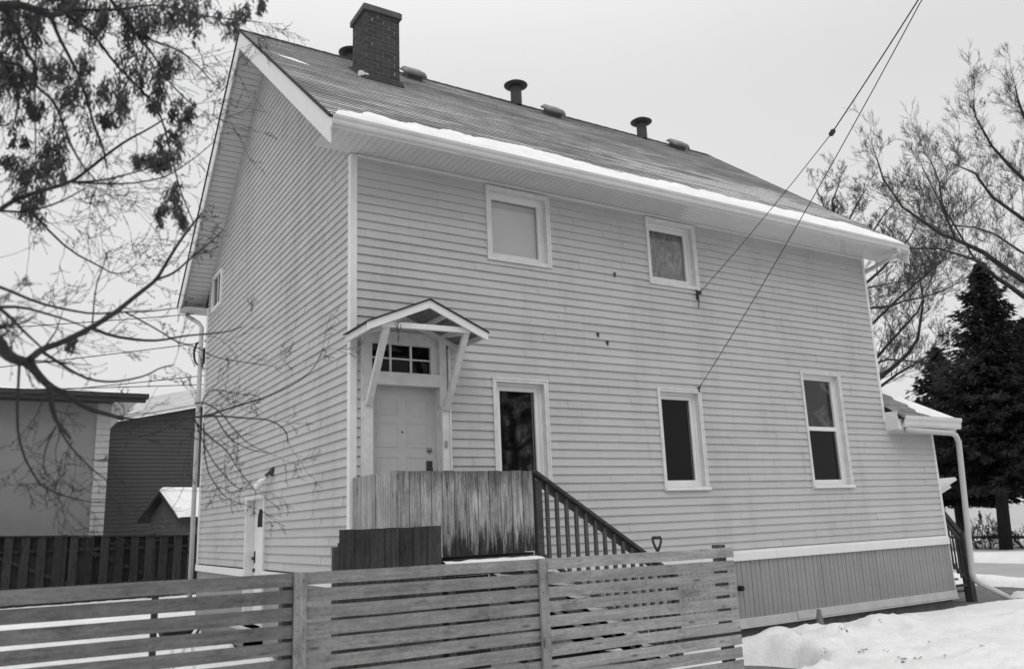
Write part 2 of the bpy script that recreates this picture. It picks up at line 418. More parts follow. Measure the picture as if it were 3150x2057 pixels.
# ------------------------------------------------------------------ the house
H, ZB, ZS, L, L2, W = 7.06, 1.163, .125, 11.21, 12.745, 9.22
ZR, ZE, OV, EX = 11.48, 7.227, .66, .61
KR = (ZR - ZE) / (W / 2 + OV)
GX = -.055
M_['butt'] = plain('shingle butt edge', .10, .4, .95, 7)
def zroof(y): return ZR - KR * abs(y - W / 2)
house = thing('house', (0, 0, 0), 'two storey gabled house clad in pale lap siding with a brick chimney', 'house')
rnd = random.Random(5)
def siding(mb, P, lo, hi, z0, z1, openings, step=.125, phase=1.726, proud=.023):
    """lap siding; P(s, d, z) places a point; lo/hi are functions of z; openings are (s0, s1, z0, z1)"""
    k = math.floor((z0 - phase) / step)
    while phase + k * step < z1:
        zb = phase + k * step; zt = zb + step; k += 1
        cuts = sorted(set([max(zb, z0), min(zt, z1)] + [q for o_ in openings for q in o_[2:4] if max(zb, z0) < q < min(zt, z1)]))
        seams = [rnd.uniform(0, 3.6)]
        while seams[-1] < 14: seams.append(seams[-1] + rnd.choice((2.44, 3.66, 3.05)))
        for a, b in zip(cuts, cuts[1:]):
            if b - a < 1e-5: continue
            segs = [(lo(a), hi(a), lo(b), hi(b))]
            for o_ in openings:
                if o_[2] < (a + b) / 2 < o_[3]:
                    ns = []
                    for q in segs:
                        if o_[1] <= q[0] or o_[0] >= q[1]: ns.append(q); continue
                        if o_[0] > q[0]: ns.append((q[0], o_[0], q[2], o_[0]))
                        if o_[1] < q[1]: ns.append((o_[1], q[1], o_[1], q[3]))
                    segs = ns
            for q in segs:
                if q[1] - q[0] < .01: continue
                pcs = []; cur = q[0]
                for sm_ in seams:
                    if q[0] + .1 < sm_ < q[1] - .1 and abs(q[0] - q[2]) < 1e-4 and abs(q[1] - q[3]) < 1e-4: pcs.append((cur, sm_)); cur = sm_
                pcs.append((cur, q[1]))
                for n_, (s0, s1) in enumerate(pcs):
                    ex = .0035 * (n_ % 2)
                    da = .002 + proud * (1 - (a - zb) / step) + ex; db = .002 + proud * (1 - (b - zb) / step) + ex
                    t0 = q[2] if s0 == q[0] else s0; t1 = q[3] if s1 == q[1] else s1
                    mb.quad(P(s0, da, a), P(s1, da, a), P(t1, db, b), P(t0, db, b))
                    if a <= zb + 1e-4: mb.quad(P(s0, -.004, a), P(s1, -.004, a), P(s1, da, a), P(s0, da, a))
WIN = {'UL': (2.082, 3.222, 5.806, 6.975), 'UR': (5.255, 6.38, 5.809, 6.987), 'LL': (2.09, 3.03, 2.345, 3.992),
       'LM': (5.225, 6.18, 2.34, 4.003), 'LR': (8.815, 9.94, 2.336, 4.516)}
ops = [(a + .01, b - .01, c + .01, d - .01) for a, b, c, d in WIN.values()] + [(.084, 1.37, 1.3, 4.56)]
mb = MB()
siding(mb, lambda s, d, z: (s, -d, z), lambda z: 0.0, lambda z: L if z > 3.46 else L2, 1.335, 6.975, ops + [(L, L2 + .1, 3.4, 3.7)])
mb.quad((0, -.003, 6.975), (L, -.003, 6.975), (L, -.003, H - .01), (0, -.003, H - .01))
mb.build('siding', 'siding', house)
# gable wall
GD = (3.90, 5.13, .40, 2.50); GWN = (7.80, 8.68, 6.82, 7.64)
def glo(z): return max(.085, W / 2 - (ZR - .27 - z) / KR) if z > 7.3 else .085
def ghi(z): return min(W - .05, W / 2 + (ZR - .27 - z) / KR)
mb = MB()
siding(mb, lambda s, d, z: (GX - d, s, z), glo, ghi, 1.335, 11.12, [(GD[0], GD[1], GD[2], GD[3]), GWN])
mb.build('siding', 'siding', house)
# structural core
mb = MB(); mb.box(.25, L - .1, .25, W - .1, .1, 6.95)
mb.box(L - .1, L2 - .1, .25, W - 1.2, .1, 3.4)
mb.poly([(.25, .6, 6.95), (.25, W - .6, 6.95), (.25, W / 2, 10.9)])
mb.box(-.04, -.02, .1, 3.8, .2, 6.9); mb.box(-.04, -.02, 5.2, W - .05, .2, 6.9)
mb.build('inner_wall', 'void', house)
mb = MB(); mb.box(L - .02, L, .1, W, 3.3, 7.03); mb.box(L2 - .02, L2, .1, W - 1, ZS, 3.4); mb.build('end_wall', 'siding', house)
# corner boards
mb = MB(); mb.box(-.088, .004, -.026, .085, 1.30, H - .01)
mb.box(-.0895, .0055, -.0275, .0865, 4.955, 4.965)
mb.build('corner_board', 'trim', house)
MB().box(L - .05, L + .022, -.026, .07, 3.62, H - .01).build('corner_board', 'trim', house)
MB().box(L2 - .045, L2 + .022, -.026, .07, 1.30, 3.41).build('corner_board', 'trim', house)
MB().box(GX - .035, GX + .05, W - .10, W + .02, 1.30, H - .01).build('corner_board', 'trim', house)
# frieze strips under the soffit
mb = MB(); mb.box(0.006, L - .052, -.052, -.001, H - .030, H - .008); mb.box(.006, L - .052, -.058, -.001, H - .036, H - .0305); mb.build('frieze_strip', 'trim', house)
# belt board + skirting
mb = MB()
mb.box(-.085, L2 + .01, -.055, -.002, ZB, ZB + .125); mb.box(-.08, L2 + .006, -.033, -.001, ZB + .14, ZB + .168)
mb.hexa([(-.085, -.055, ZB + .1255), (L2 + .01, -.055, ZB + .1255), (L2 + .01, -.03, ZB + .1255), (-.085, -.03, ZB + .1255), (-.085, -.036, ZB + .14), (L2 + .01, -.036, ZB + .14), (L2 + .01, -.03, ZB + .14), (-.085, -.03, ZB + .14)])
mb.box(GX - .055, GX - .002, -.02, GD[0], ZB + .03, ZB + .155); mb.box(GX - .055, GX - .002, GD[1], W, ZB + .03, ZB + .155)
mb.build('belt_board', 'trim', house)
def skirt(mb, P, s0, s1, z0, z1):
    s = s0; k = 0; pit = .112
    while s < s1 - .001:
        e = min(s + pit, s1); g = .022 if k % 2 == 0 else .014; dp = .024 if k % 2 == 0 else .012
        mb.quad(P(s, .0, z0), P(e - g, .0, z0), P(e - g, .0, z1), P(s, .0, z1))
        mb.quad(P(e - g, .0, z0), P(e - g / 2, dp, z0), P(e - g / 2, dp, z1), P(e - g, .0, z1))
        mb.quad(P(e - g / 2, dp, z0), P(e, 0, z0), P(e, 0, z1), P(e - g / 2, dp, z1))
        s = e; k += 1
mb = MB(); skirt(mb, lambda s, d, z: (s, -.012 + d, z), -.05, L2, ZS + .1, ZB - .001)
mb.build('skirting', 'skirt', house)
mb = MB(); skirt(mb, lambda s, d, z: (GX - .012 + d, s, z), 0, GD[0], .0, ZB + .029); mb.build('skirting', 'skirt', house)
mb = MB(); skirt(mb, lambda s, d, z: (GX - .012 + d, s, z), GD[1], W, .0, ZB + .029)
mb.build('skirting', 'skirt', house)
mb = MB(); mb.box(-.05, 7.98, -.04, -.003, ZS - .005, ZS + .12); mb.box(7.995, L2 + .012, -.046, -.003, ZS, ZS + .13)
mb.box(-.05, L2 + .01, -.075, -.003, ZS - .026, ZS - .008)
mb.build('skirting_board', 'skirtb', house)
MB().box(-.03, L2 - .06, .03, .2, -.2, ZS - .03).build('foundation', 'concrete', house)
mb = MB(); mb.box(L2 - .02, L2 + .012, -.03, .05, ZS + .131, ZB - .002); mb.build('skirting_corner', 'skirtb', house)
mb = MB(); mb.tube([(6.677, -.10, .729), (6.677, -.01, .729)], [.040, .044], 12); mb.build('vent_cap', 'void', house)
mb = MB()
for (x, z) in ((4.491, 5.853), (4.065, 4.795), (4.246, 4.677)):
    mb = MB(); mb.box(x - .012, x + .012, -.035, -.018, z - .035, z + .035); mb.box(x - .03, x + .02, -.04, -.018, z + .01, z + .028)
    mb.build('wall_hook', 'hard', house)

# windows
def window(x0, x1, z0, z1, kind):
    t = .052; jam = .036
    mb = MB()
    # outer J trim, two steps
    for a, b, c, d in ((x0, x0 + t, z0, z1), (x1 - t, x1, z0, z1), (x0 + t, x1 - t, z1 - t, z1), (x0 + t, x1 - t, z0, z0 + t)):
        mb.box(a, b, -.030, .004, c, d)
    g = .012
    for a, b, c, d in ((x0 - g, x0 + g, z0 - g, z1 + g), (x1 - g, x1 + g, z0 - g, z1 + g), (x0 + g, x1 - g, z1 - g, z1 + g), (x0 + g, x1 - g, z0 - g, z0 + g)):
        mb.box(a, b, -.041, .003, c, d)
    # deep reveal
    a, b, c, d = x0 + t, x1 - t, z0 + t, z1 - t
    mb.box(a - .012, a, .004, .16, c - .012, d + .012); mb.box(b, b + .012, .004, .16, c - .012, d + .012)
    mb.box(a, b, .004, .16, d, d + .012); mb.box(a, b, .004, .16, c - .012, c)
    f = mb.build('window', 'trim2', house)
    # sash frame: outer step and inner step
    mb = MB()
    def ring(a, b, c, d, wd, ya, yb):
        mb.box(a, a + wd, ya, yb, c, d); mb.box(b - wd, b, ya, yb, c, d); mb.box(a + wd, b - wd, ya, yb, d - wd, d); mb.box(a + wd, b - wd, ya, yb, c, c + wd)
    ring(a, b, c, d, .034, .070, .15)
    i0, i1, k0, k1 = a + .034, b - .034, c + .034, d - .034
    sw = .062
    if kind == 'LM' or kind == 'UR' or kind == 'LL':
        ring(i0, i1, k0, k1, .012, .082, .15); i0 += .016; i1 -= .016; k0 += .012; k1 -= .016
    ring(i0, i1, k0, k1, sw, .086, .145)
    p0, p1, q0, q1 = i0 + sw, i1 - sw, k0 + sw, k1 - sw
    if kind == 'LR':
        mb.box(p0, p1, .080, .14, 3.40, 3.475)
    mb.build('sash', 'trim', f)
    if kind == 'LR':
        MB().box(p0, p1, .118, .124, q0, 3.40).build('pane', 'glass', f)
        MB().box(p0, p1, .128, .134, 3.475, q1).build('pane', 'glass_reflect', f)
        MB().box(p1 - .05, p1 - .02, .112, .117, q0, 3.39).build('side_track', 'blindbar', f)
    elif kind in ('UL', 'UR'):
        MB().box(p0, p1, .118, .122, q0, q1).build('pane', 'glass_clear', f)
        if kind == 'UL': 
            MB().box(p0 - .01, p1 + .01, .165, .17, q0, q1).build('blind', 'blind', f)
        else:
            mb = MB(); n = 60
            for i in range(n):
                xa = p0 + (p1 - p0) * i / n; xb = p0 + (p1 - p0) * (i + 1) / n
                ya = .17 + .012 * math.sin(i * .9); yb = .17 + .012 * math.sin((i + 1) * .9)
                mb.quad((xa, ya, q0), (xb, yb, q0), (xb, yb, q1), (xa, ya, q1))
            mb.build('curtain', 'curtain', f, True)
    else:
        MB().box(p0, p1, .118, .124, q0, q1).build('pane', 'glass' if kind == 'LM' else 'glass_tree', f)
        MB().box(p1 - .045, p1 - .03, .105, .117, q0, q1).build('side_track', 'blindbar', f)
    if kind in ('LM', 'LR'):
        MB().box(x0 + .01, x1 + .03, -.065, -.0305, z0 - .005, z0 + .035).build('sill', 'trim', f)
    return f
k = NT('clear glass', .02, .5); k.b.inputs['Transmission Weight'].default_value = 0
mixn = k.n('ShaderNodeMixShader'); tr = k.n('ShaderNodeBsdfTransparent'); gl = k.n('ShaderNodeBsdfGlossy'); gl.inputs['Roughness'].default_value = .03
tr.inputs[0].default_value = (.86, .86, .86, 1); mixn.inputs[0].default_value = .07
k.l(tr.outputs[0], mixn.inputs[1]); k.l(gl.outputs[0], mixn.inputs[2]); k.l(mixn.outputs[0], k.t.nodes['Material Output'].inputs[0]); M_['glass_clear'] = k.m
k = NT('patterned curtain', .8, .2)
n1 = k.noise(6, 7, .8, k.coord((1.6, 1, 1))); n2 = k.noise(2.2, 3, .6)
k.base(k.math('MULTIPLY', k.rng(n1, .4, .66, .18, .62), k.rng(n2, .3, .65, .55, 1.05))); M_['curtain'] = k.m
# lower panes: reflections and light shapes painted into the glass colour
k = NT('glass with painted reflections', .03, .5)
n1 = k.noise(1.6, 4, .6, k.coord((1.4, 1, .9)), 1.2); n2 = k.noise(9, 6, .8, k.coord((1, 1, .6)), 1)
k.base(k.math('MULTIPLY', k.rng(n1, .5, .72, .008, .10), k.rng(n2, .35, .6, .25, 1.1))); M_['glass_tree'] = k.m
k = NT('glass with painted light shapes', .03, .5)
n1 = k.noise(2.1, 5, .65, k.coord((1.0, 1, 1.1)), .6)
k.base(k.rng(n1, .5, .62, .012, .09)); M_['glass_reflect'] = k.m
M_['blindbar'] = plain('inner sash channel', .09, .2, .5, 5)
for kd, a in WIN.items():
    f = window(*a, kd)
tagp = {'UL': 'upper window with a drawn pale blind', 'UR': 'upper window with a mottled curtain', 'LL': 'dark tall window beside the back door', 'LM': 'narrow dark window under the lower cable end', 'LR': 'two pane sash window nearest the far corner'}
for o, kd in zip([c for c in house.children if c.name.startswith('window')], WIN): o['label'] = tagp[kd]

# small gable window near the far corner
mb = MB(); y0, y1, z0, z1 = GWN; t = .07
for a, b, c, d in ((y0, y0 + t, z0, z1), (y1 - t, y1, z0, z1), (y0 + t, y1 - t, z1 - t, z1), (y0 + t, y1 - t, z0, z0 + t)): mb.box(GX - .06, GX + .0, a, b, c, d)
f = mb.build('window', 'trim', house); f['label'] = 'small gable window near the far corner'
mb = MB(); mb.box(GX - .012, GX - .006, y0 + t, y1 - t, z0 + t, z1 - t); mb.build('pane', 'glass', f)
mb = MB(); mb.box(GX - .03, GX - .013, y0 + .40, y0 + .44, z0 + t, z1 - t); mb.build('sash', 'trim2', f)

# side door in the gable
mb = MB(); y0, y1, z0, z1 = GD
mb.box(GX - .05, GX + .0, y0, y0 + .06, z0, z1); mb.box(GX - .05, GX, y1 - .09, y1, z0, z1); mb.box(GX - .06, GX, y0, y1, z1 + .001, z1 + .06)
mb.box(GX, GX + .24, y1 - .10, y1 - .088, z0, z1); mb.box(GX, GX + .24, y0 + .05, y0 + .06, z0, z1); mb.box(GX, GX + .24, y0 + .06, y1 - .10, z1 - .012, z1)
d = mb.build('side_door', 'trim2', house); d['label'] = 'recessed side door with a small fan light in the gable wall'
mb = MB(); mb.box(GX + .10, GX + .14, y0 + .061, y1 - .101, z0, z1 - .013); mb.build('door_leaf', 'door2', d, bevel=.004)
mb = MB(); yc = 4.63
pr = [(yc - .19, 2.03), (yc + .19, 2.03)] + [(yc + .19 * math.cos(a), 2.10 + .24 * math.sin(a)) for a in [math.pi * i / 10 for i in range(11)]]
mb.poly([(GX + .094, a, b) for a, b in pr[1:] + pr[:1]]); mb.build('fan_light', 'void', d)
mb = MB(); mb.tube([(GX + .10, 4.95, 1.50), (GX + .05, 4.95, 1.50)], .03, 10); mb.box(GX + .088, GX + .098, 4.91, 4.99, 1.42, 1.62); mb.tube([(GX + .10, 4.95, 1.30), (GX + .07, 4.95, 1.30)], .035, 10); mb.build('handle', 'hard', d)
# flood lamp over the side door
mb = MB(); mb.lathe((0, 0, 0), [(0.001, 0), (.07, 0), (.07, .04), (.03, .05)], 14)
mb.v = [(GX - .02 - z, 3.52 + x, 2.90 + y) for x, y, z in mb.v]; mb.tube([(GX - .06, 3.52, 2.90), (GX - .13, 3.56, 2.84)], .025, 8)
lf = mb.build('flood_lamp', 'hard', house, True)
for (yy, zz, dy) in ((3.62, 2.78, .14), (3.84, 2.72, .16)):
    mb = MB(); mb.tube([(GX - .10, yy - .05, zz + .03), (GX - .13, yy, zz), (GX - .16, yy + dy * .55, zz - .03), (GX - .17, yy + dy, zz - .05)], [.022, .035, .058, .05], 12); mb.build('lamp_head', 'trim', lf, True)

# ------------------------------------------------------------------ roof
def roof_side(sgn, x0, x1):
    """stepped shingle courses; sgn -1 = near slope"""
    mb = MB(); n = 47; yr = W / 2; ye = -OV - .02
    dy = (yr - ye) / n; st = .013
    for i in range(n):
        ya = ye + dy * i; yb = ya + dy
        za = ZR - KR * (yr - ya) + st; zb_ = ZR - KR * (yr - yb) + .001
        A = (x0, ya, za); B = (x1, ya, za); C = (x1, yb, zb_); D_ = (x0, yb, zb_)
        if sgn > 0: A, B, C, D_ = [(q[0], W - q[1], q[2]) for q in (A, B, C, D_)]
        mb.quad(A, B, C, D_)
        lo = za - st
        E = (x0, A[1], lo); F = (x1, A[1], lo); mb.quad(E, F, B, A)
    return mb
mb = roof_side(-1, -EX - .02, L + EX + .02); mb2 = roof_side(1, -EX - .02, L + EX + .02)
n = len(mb.v); mb.v += mb2.v; mb.f += [tuple(i + n for i in f) for f in mb2.f]
roof = mb.build('roof', 'shingle', house)
roof.data.materials.append(M_['butt'])
for p_ in roof.data.polygons:
    if p_.index % 2: p_.material_index = 1
# thickness edge at both gables, ridge cap
for x0, x1 in ((-EX - .035, -EX - .0), (L + EX, L + EX + .035)):
    mb = MB()
    for sgn in (-1, 1):
        ye = -OV - .04 if sgn < 0 else W + OV + .04
        a = (x0, ye, zroof(ye) - .03); b = (x0, W / 2, ZR - .03)
        mb.hexa([(x0, ye, zroof(ye) - .034), (x1, ye, zroof(ye) - .034), (x1, W / 2, ZR - .034), (x0, W / 2, ZR - .034), (x0, ye, zroof(ye) + .014), (x1, ye, zroof(ye) + .014), (x1, W / 2, ZR + .014), (x0, W / 2, ZR + .014)])
    mb.build('shingle_edge', 'edge', roof)
mb = MB(); x = -EX - .03
while x < L + EX:
    e = min(x + .30, L + EX + .03)
    for s_ in (-1, 1):
        mb.quad((x, W / 2, ZR + .030), (e, W / 2, ZR + .022), (e, W / 2 + s_ * .14, ZR - .14 * KR + .018), (x, W / 2 + s_ * .14, ZR - .14 * KR + .026))
    x += .28
mb.build('ridge_cap', 'edge', roof)
# rake fascia boards (near gable pair, far gable pair)
def fascia(x0, x1, sgn):
    mb = MB(); yr = W / 2; top = -.036; bot = -.405
    ye = -OV - .035
    pts = [(yr, ZR + top), (ye, zroof(ye) + top), (ye - .005, zroof(ye) - .15), (ye + .035, zroof(ye) - .20), (ye + .035, zroof(ye) + bot + .03), (ye + .075, zroof(ye + .075) + bot), (yr, ZR + bot)]
    if sgn > 0: pts = [(W - a, b) for a, b in pts][::-1]
    m = len(pts); mb.v = [(x0, a, b) for a, b in pts] + [(x1, a, b) for a, b in pts]
    mb.f = [tuple(range(m)), tuple(reversed(range(m, 2 * m)))] + [(i, i + m, (i + 1) % m + m, (i + 1) % m) for i in range(m)]
    return mb
for x0, x1 in ((-EX - .012, -EX + .012), (L + EX - .012, L + EX + .012)):
    for s_ in (-1, 1): fascia(x0, x1, s_).build('rake_board', 'trim', roof)
# rake soffit: narrow ribs running across the overhang
for (xa, xb) in ((-EX + .012, GX - .002), (L + .001, L + EX - .012)):
    for s_ in (-1, 1):
        mb = MB(); y = -.52; pit = .098
        while y < W / 2 - .01:
            e = min(y + pit, W / 2)
            for (p, q, dz) in ((y, e - .008, 0), (e - .008, e, .008)):
                a = (xa, p, zroof(p) - .265 + dz); b = (xb, p, zroof(p) - .265 + dz); c = (xb, q, zroof(q) - .265 + dz); d = (xa, q, zroof(q) - .265 + dz)
                if s_ > 0: a, b, c, d = [(t[0], W - t[1], t[2]) for t in (a, b, c, d)]
                mb.quad(a, b, c, d)
            y = e
        mb.build('rake_soffit', 'soffit', roof)
# eave soffit
pit = .10
for (ya, yb) in ((-OV, -.002), (W + .02, W + OV)):
    mb = MB(); x = -EX + .014
    while x < L + EX - .02:
        e = min(x + pit, L + EX - .014)
        mb.quad((x, ya, H), (x, yb, H), (e - .006, yb, H), (e - .006, ya, H))
        mb.quad((e - .006, ya, H), (e - .006, yb, H), (e, yb, H + .004), (e, ya, H + .004))
        x = e
    mb.build('eave_soffit', 'soffit', roof)
mb = MB(); mb.box(-EX + .012, L + EX - .012, -OV + .002, -OV + .018, H - .004, ZE - .06)
mb.build('eave_fascia', 'trim', roof)
mb = MB(); mb.box(-EX + .012, L + EX - .012, W + OV + .001, W + OV + .018, H - .012, ZE - .02)
mb.build('eave_fascia', 'trim', roof)
# gutters
def gutter(x0, x1, y, z0, z1, sgn=-1, w=.115):
    h_ = z1 - z0; prof = [(0, 0), (w * .5, 0), (w * .68, h_ * .2), (w * .7, h_ * .5), (w - .005, h_ * .72), (w - .002, h_ - .012), (w, h_), (w - .012, h_), (w - .014, h_ - .02)]
    mb = MB(); m = len(prof)
    for xx in (x0, x1): mb.v += [(xx, y + sgn * a, z0 + b) for a, b in prof]
    mb.f = [(i, i + 1, i + 1 + m, i + m) for i in range(m - 1)]
    mb.f += [tuple(range(m - 2)) + (), tuple(reversed(range(m, 2 * m - 2)))]
    return mb
g = gutter(-EX + .013, L + EX - .02, -OV - .0, H + .024, ZE - .022, -1, .078); g.build('gutter', 'gutter', roof)
gutter(-EX - .01, L + EX + .03, W + OV + .02, H + .018, ZE + .012, 1).build('gutter', 'gutter', roof)
mb = MB()
for x in (1.62, 4.66, 7.7, 10.7):
    mb.box(x - .03, x + .03, -OV - .1385, -OV - .019, H + .10, ZE + .0135)
# chimney
cx0, cx1, cy0, cy1 = 1.235, 1.93, 2.785, 3.42
mb = MB(); mb.box(cx0, cx1, cy0, cy1, 9.6, 11.42); ch = mb.build('chimney', 'brick', roof)
mb = MB(); mb.box(cx0 - .045, cx1 + .045, cy0 - .045, cy1 + .045, 11.42, 11.54); mb.box(cx0 - .02, cx1 + .02, cy0 - .02, cy1 + .02, 11.541, 11.565); mb.build('chimney_cap', 'cap', ch, bevel=.01)
mb = MB(); zz = lambda y: zroof(y) + .03
mb.hexa([(cx0 - .03, cy0 - .09, zz(cy0 - .09) - .02), (cx1 + .06, cy0 - .09, zz(cy0 - .09) - .02), (cx1 + .06, cy0 - .005, zz(cy0) - .02), (cx0 - .03, cy0 - .005, zz(cy0) - .02), (cx0 - .03, cy0 - .09, zz(cy0 - .09)), (cx1 + .06, cy0 - .09, zz(cy0 - .09)), (cx1 + .06, cy0 - .005, zz(cy0) + .06), (cx0 - .03, cy0 - .005, zz(cy0) + .06)])
mb.hexa([(cx0 - .09, cy0, zz(cy0) - .03), (cx0 - .002, cy0, zz(cy0) - .03), (cx0 - .002, cy1, zz(cy1) - .03), (cx0 - .09, cy1, zz(cy1) - .03), (cx0 - .09, cy0, zz(cy0) - .01), (cx0 - .002, cy0, zz(cy0) + .04), (cx0 - .002, cy1, zz(cy1) + .04), (cx0 - .09, cy1, zz(cy1) - .01)])
mb.build('flashing', 'edge', ch)
mb = MB(); mb.box(cx0 - .10, cx0 - .01, cy0 + .02, cy0 + .10, zz(cy0) - .0, zz(cy0) + .12); mb.box(cx0 - .05, cx0 + .06, cy0 - .02, cy0 - .006, zz(cy0) - .0, zz(cy0) + .07); mb.build('torn_flashing', 'trim', ch)
# mushroom vents
def mvent(x, y, zt, r=.115):
    zb_ = zroof(y) - .05
    mb = MB(); mb.lathe((x, y, 0), [(r, zb_), (r, zt - .12)], 20)
    v = mb.build('roof_vent', 'vent', roof, True)
    mb = MB(); mb.lathe((x, y, zt - .20), [(r - .02, .035), (r + .06, .02), (r + .145, .055), (r + .15, .068), (r + .06, .125), (.07, .165), (.05, .185), (.001, .188)], 24)
    mb.build('vent_hood', 'vent', v, True)
    mb = MB(); mb.lathe((x, y, zt - .20), [(r + .012, .0), (r + .012, .03)], 16); mb.build('vent_collar', 'vent', v, True)
mvent(5.66, 4.52, 12.02, .13); mvent(9.46, 4.52, 11.98, .13); mvent(1.72, 4.75, 11.86, .13)
M_['boxl'] = plain('grey vent lid', .20, .2, .7, 5); M_['boxv'] = plain('grey box vent', .12, .2, .7, 5)
# low box vents with snow on their lids
for x in (2.86, 6.43, 10.32):
    y = 4.18; z = zroof(y)
    mb = MB(); a = math.atan(KR)
    def R_(u, v_, h): return (x + u, y + v_ * math.cos(a) - h * math.sin(a), z + v_ * math.sin(a) + h * math.cos(a))
    def bx(mb, u, v0, v1, h0, h1, ins=0):
        mb.hexa([R_(-u, v0, h0), R_(u, v0, h0), R_(u, v1, h0), R_(-u, v1, h0), R_(-u + ins, v0 + ins, h1), R_(u - ins, v0 + ins, h1), R_(u - ins, v1 - ins, h1), R_(-u + ins, v1 - ins, h1)])
    bx(mb, .17, -.10, .20, 0, .10); bx(mb, .24, -.16, .26, .10, .13); v = mb.build('box_vent', 'boxv', roof)
    mb = MB(); bx(mb, .25, -.17, .27, .121, .20, .05); s_ = mb.build('vent_lid', 'boxl', v, bevel=.03)

# snow lying along the near eave
up = [(-.56, -.62), (-.43, -.40), (-.03, -.30), (0.05, -.12), (.16, -.10), (.64, -.19), (1.02, -.10), (1.65, -.02), (2.16, .02), (2.78, .12), (3.29, .10), (3.72, .0), (4.3, -.11), (4.6, -.16), (5.25, -.10), (5.9, .04), (6.33, -.02), (6.9, .03), (7.5, -.1), (8.0, .04), (8.8, -.02), (9.45, .1), (10.2, .0), (10.8, .10), (11.3, -.05), (11.75, -.35)]
mb = MB(); N = 380; rows = 7
def upy(x):
    for (a, b), (c, d) in zip(up, up[1:]):
        if a <= x <= c: return b + (d - b) * (x - a) / (c - a)
    return -.4
for i in range(N + 1):
    x = -.55 + 12.3 * i / N; yu = upy(x) + fnoise(x, 1, 3, 2) * .10 + fnoise(x, 4, 11, 2) * .07 + fnoise(x, 4, 40, 2) * .03; yl = -.70 + fnoise(x, 2, 5, 7) * .02
    yl += .05 * max(0, fnoise(x, 7, .8, 9)) + .03 * max(0, fnoise(x, 7, 7, 9))
    if 4.4 < x < 5.2: yl += .12 * fnoise(x, 2, 3, 9) + .05
    for j in range(rows + 1):
        t = j / rows; y = yl + (yu - yl) * t
        th = .020 * (math.sin(math.pi * min(1, max(0, t))) ** .5) * (1 + fnoise(x, y, 4, 1)) + .006
        if j in (0, rows): th = -.01
        mb.v.append((x, y, zroof(y) + .015 + th))
for i in range(N):
    for j in range(rows):
        a = i * (rows + 1) + j; mb.f.append((a, a + rows + 1, a + rows + 2, a + 1))
obj_at('eave_snow', mb, 'snow', (5.5, -.4, 7.4), 'white snow strip lying along the near eave above the gutter', 'snow', kind='stuff', smooth=True)
mb = MB()
n = 24
c = (-.12, 2.70)
for i in range(n):
    a0 = 2 * math.pi * i / n; a1 = 2 * math.pi * (i + 1) / n
    def q(a): 
        r = 1 + .35 * fnoise(math.cos(a), math.sin(a), 1.5, 3); x = c[0] + .26 * math.cos(a) * r; y = c[1] - .45 * .26 * math.cos(a) + .085 * math.sin(a) * r; return (x, y, zroof(y) + .014)
    mb.poly([(c[0], c[1], zroof(c[1]) + .04), q(a0), q(a1)])
obj_at('roof_snow_patch', mb, 'snow', (c[0], c[1], zroof(c[1])), 'small isolated snow patch on the shingles between gable edge and chimney', 'snow', kind='stuff', smooth=True)

# downspouts
mb = MB(); yd = W + .05; xd = GX - .06
xd = GX - .13; mb.tube([(xd - .22, W + OV - .02, H + .02), (xd - .22, W + OV - .04, H - .08), (xd - .05, yd + .15, H - .32), (xd, yd, H - .45), (xd, yd, .4)], .050, 10); mb.build('downspout', 'pale_pipe', house, True)
mb = MB(); mb.tube([(11.38, -OV - .07, H + .03), (11.38, -OV - .07, H - .15)], .045, 8); mb.tube([(11.38, -OV - .07, H - .10), (L + .06, .06, 6.76), (L + .06, .12, 6.6), (L + .06, .12, 4.5)], .045, 8); mb.build('downspout', 'pale_pipe', house, True)

# ------------------------------------------------------------------ low extension at the far end
E0, E1 = 3.655, 13.2
KE = .72
mb = MB(); n = 12; ya = -.40; yr = 2.2; 
for i in range(n):
    a = ya + (yr - ya) * i / n; b = ya + (yr - ya) * (i + 1) / n
    za = E0 + KE * (a - ya) + .013; zb_ = E0 + KE * (b - ya)
    xa = E1 - (a - ya); xb = E1 - (b - ya)
    mb.quad((L + .024, a, za), (xa, a, za), (xb, b, zb_), (L + .024, b, zb_))
    mb.quad((L + .024, a, za - .013), (xa, a, za - .013), (xa, a, za), (L + .024, a, za))
# hip slope facing the street
mb.poly([(E1, ya, E0), (E1, W - .8, E0), (E1 - 2.6, W - 3.4, E0 + KE * 2.6), (E1 - 2.6, yr, E0 + KE * 2.6)])
er = mb.build('extension_roof', 'shingle2', house)
mb = MB(); N = 40
for i in range(N):
    def pt(t, s_): 
        y = ya + t * 1.25; xh = E1 - (y - ya); wd = max(.02, 1.02 * (1 - t) ) * (1 + .3 * fnoise(t * 9, 2, 1, 4)) * s_
        th = .05 if 0 < s_ < 1 else .016
        return (xh - wd + .02 * 0, y, E0 + KE * (y - ya) + th)
    for s0, s1 in ((0, .5), (.5, 1)):
        mb.quad(pt(i / N, s0), pt(i / N, s1), pt((i + 1) / N, s1), pt((i + 1) / N, s0))
obj_at('extension_snow', mb, 'snow', (12.6, 0, 3.9), 'white snow wedge on the hip of the low extension roof', 'snow', kind='stuff', smooth=True)
mb = MB(); mb.box(L + .024, E1 - .01, -.30, -.285, 3.45, 3.64); mb.box(L + .024, L + .04, -.284, -.002, 3.45, 3.80)
mb.hexa([(L - .002, -.30, 3.45), (L + .023, -.30, 3.45), (L + .023, -.002, 3.45), (L - .002, -.002, 3.45), (L - .002, -.30, 3.66), (L + .023, -.30, 3.66), (L + .023, -.002, 3.82), (L - .002, -.002, 3.82)])
mb.build('extension_fascia', 'trim', er)
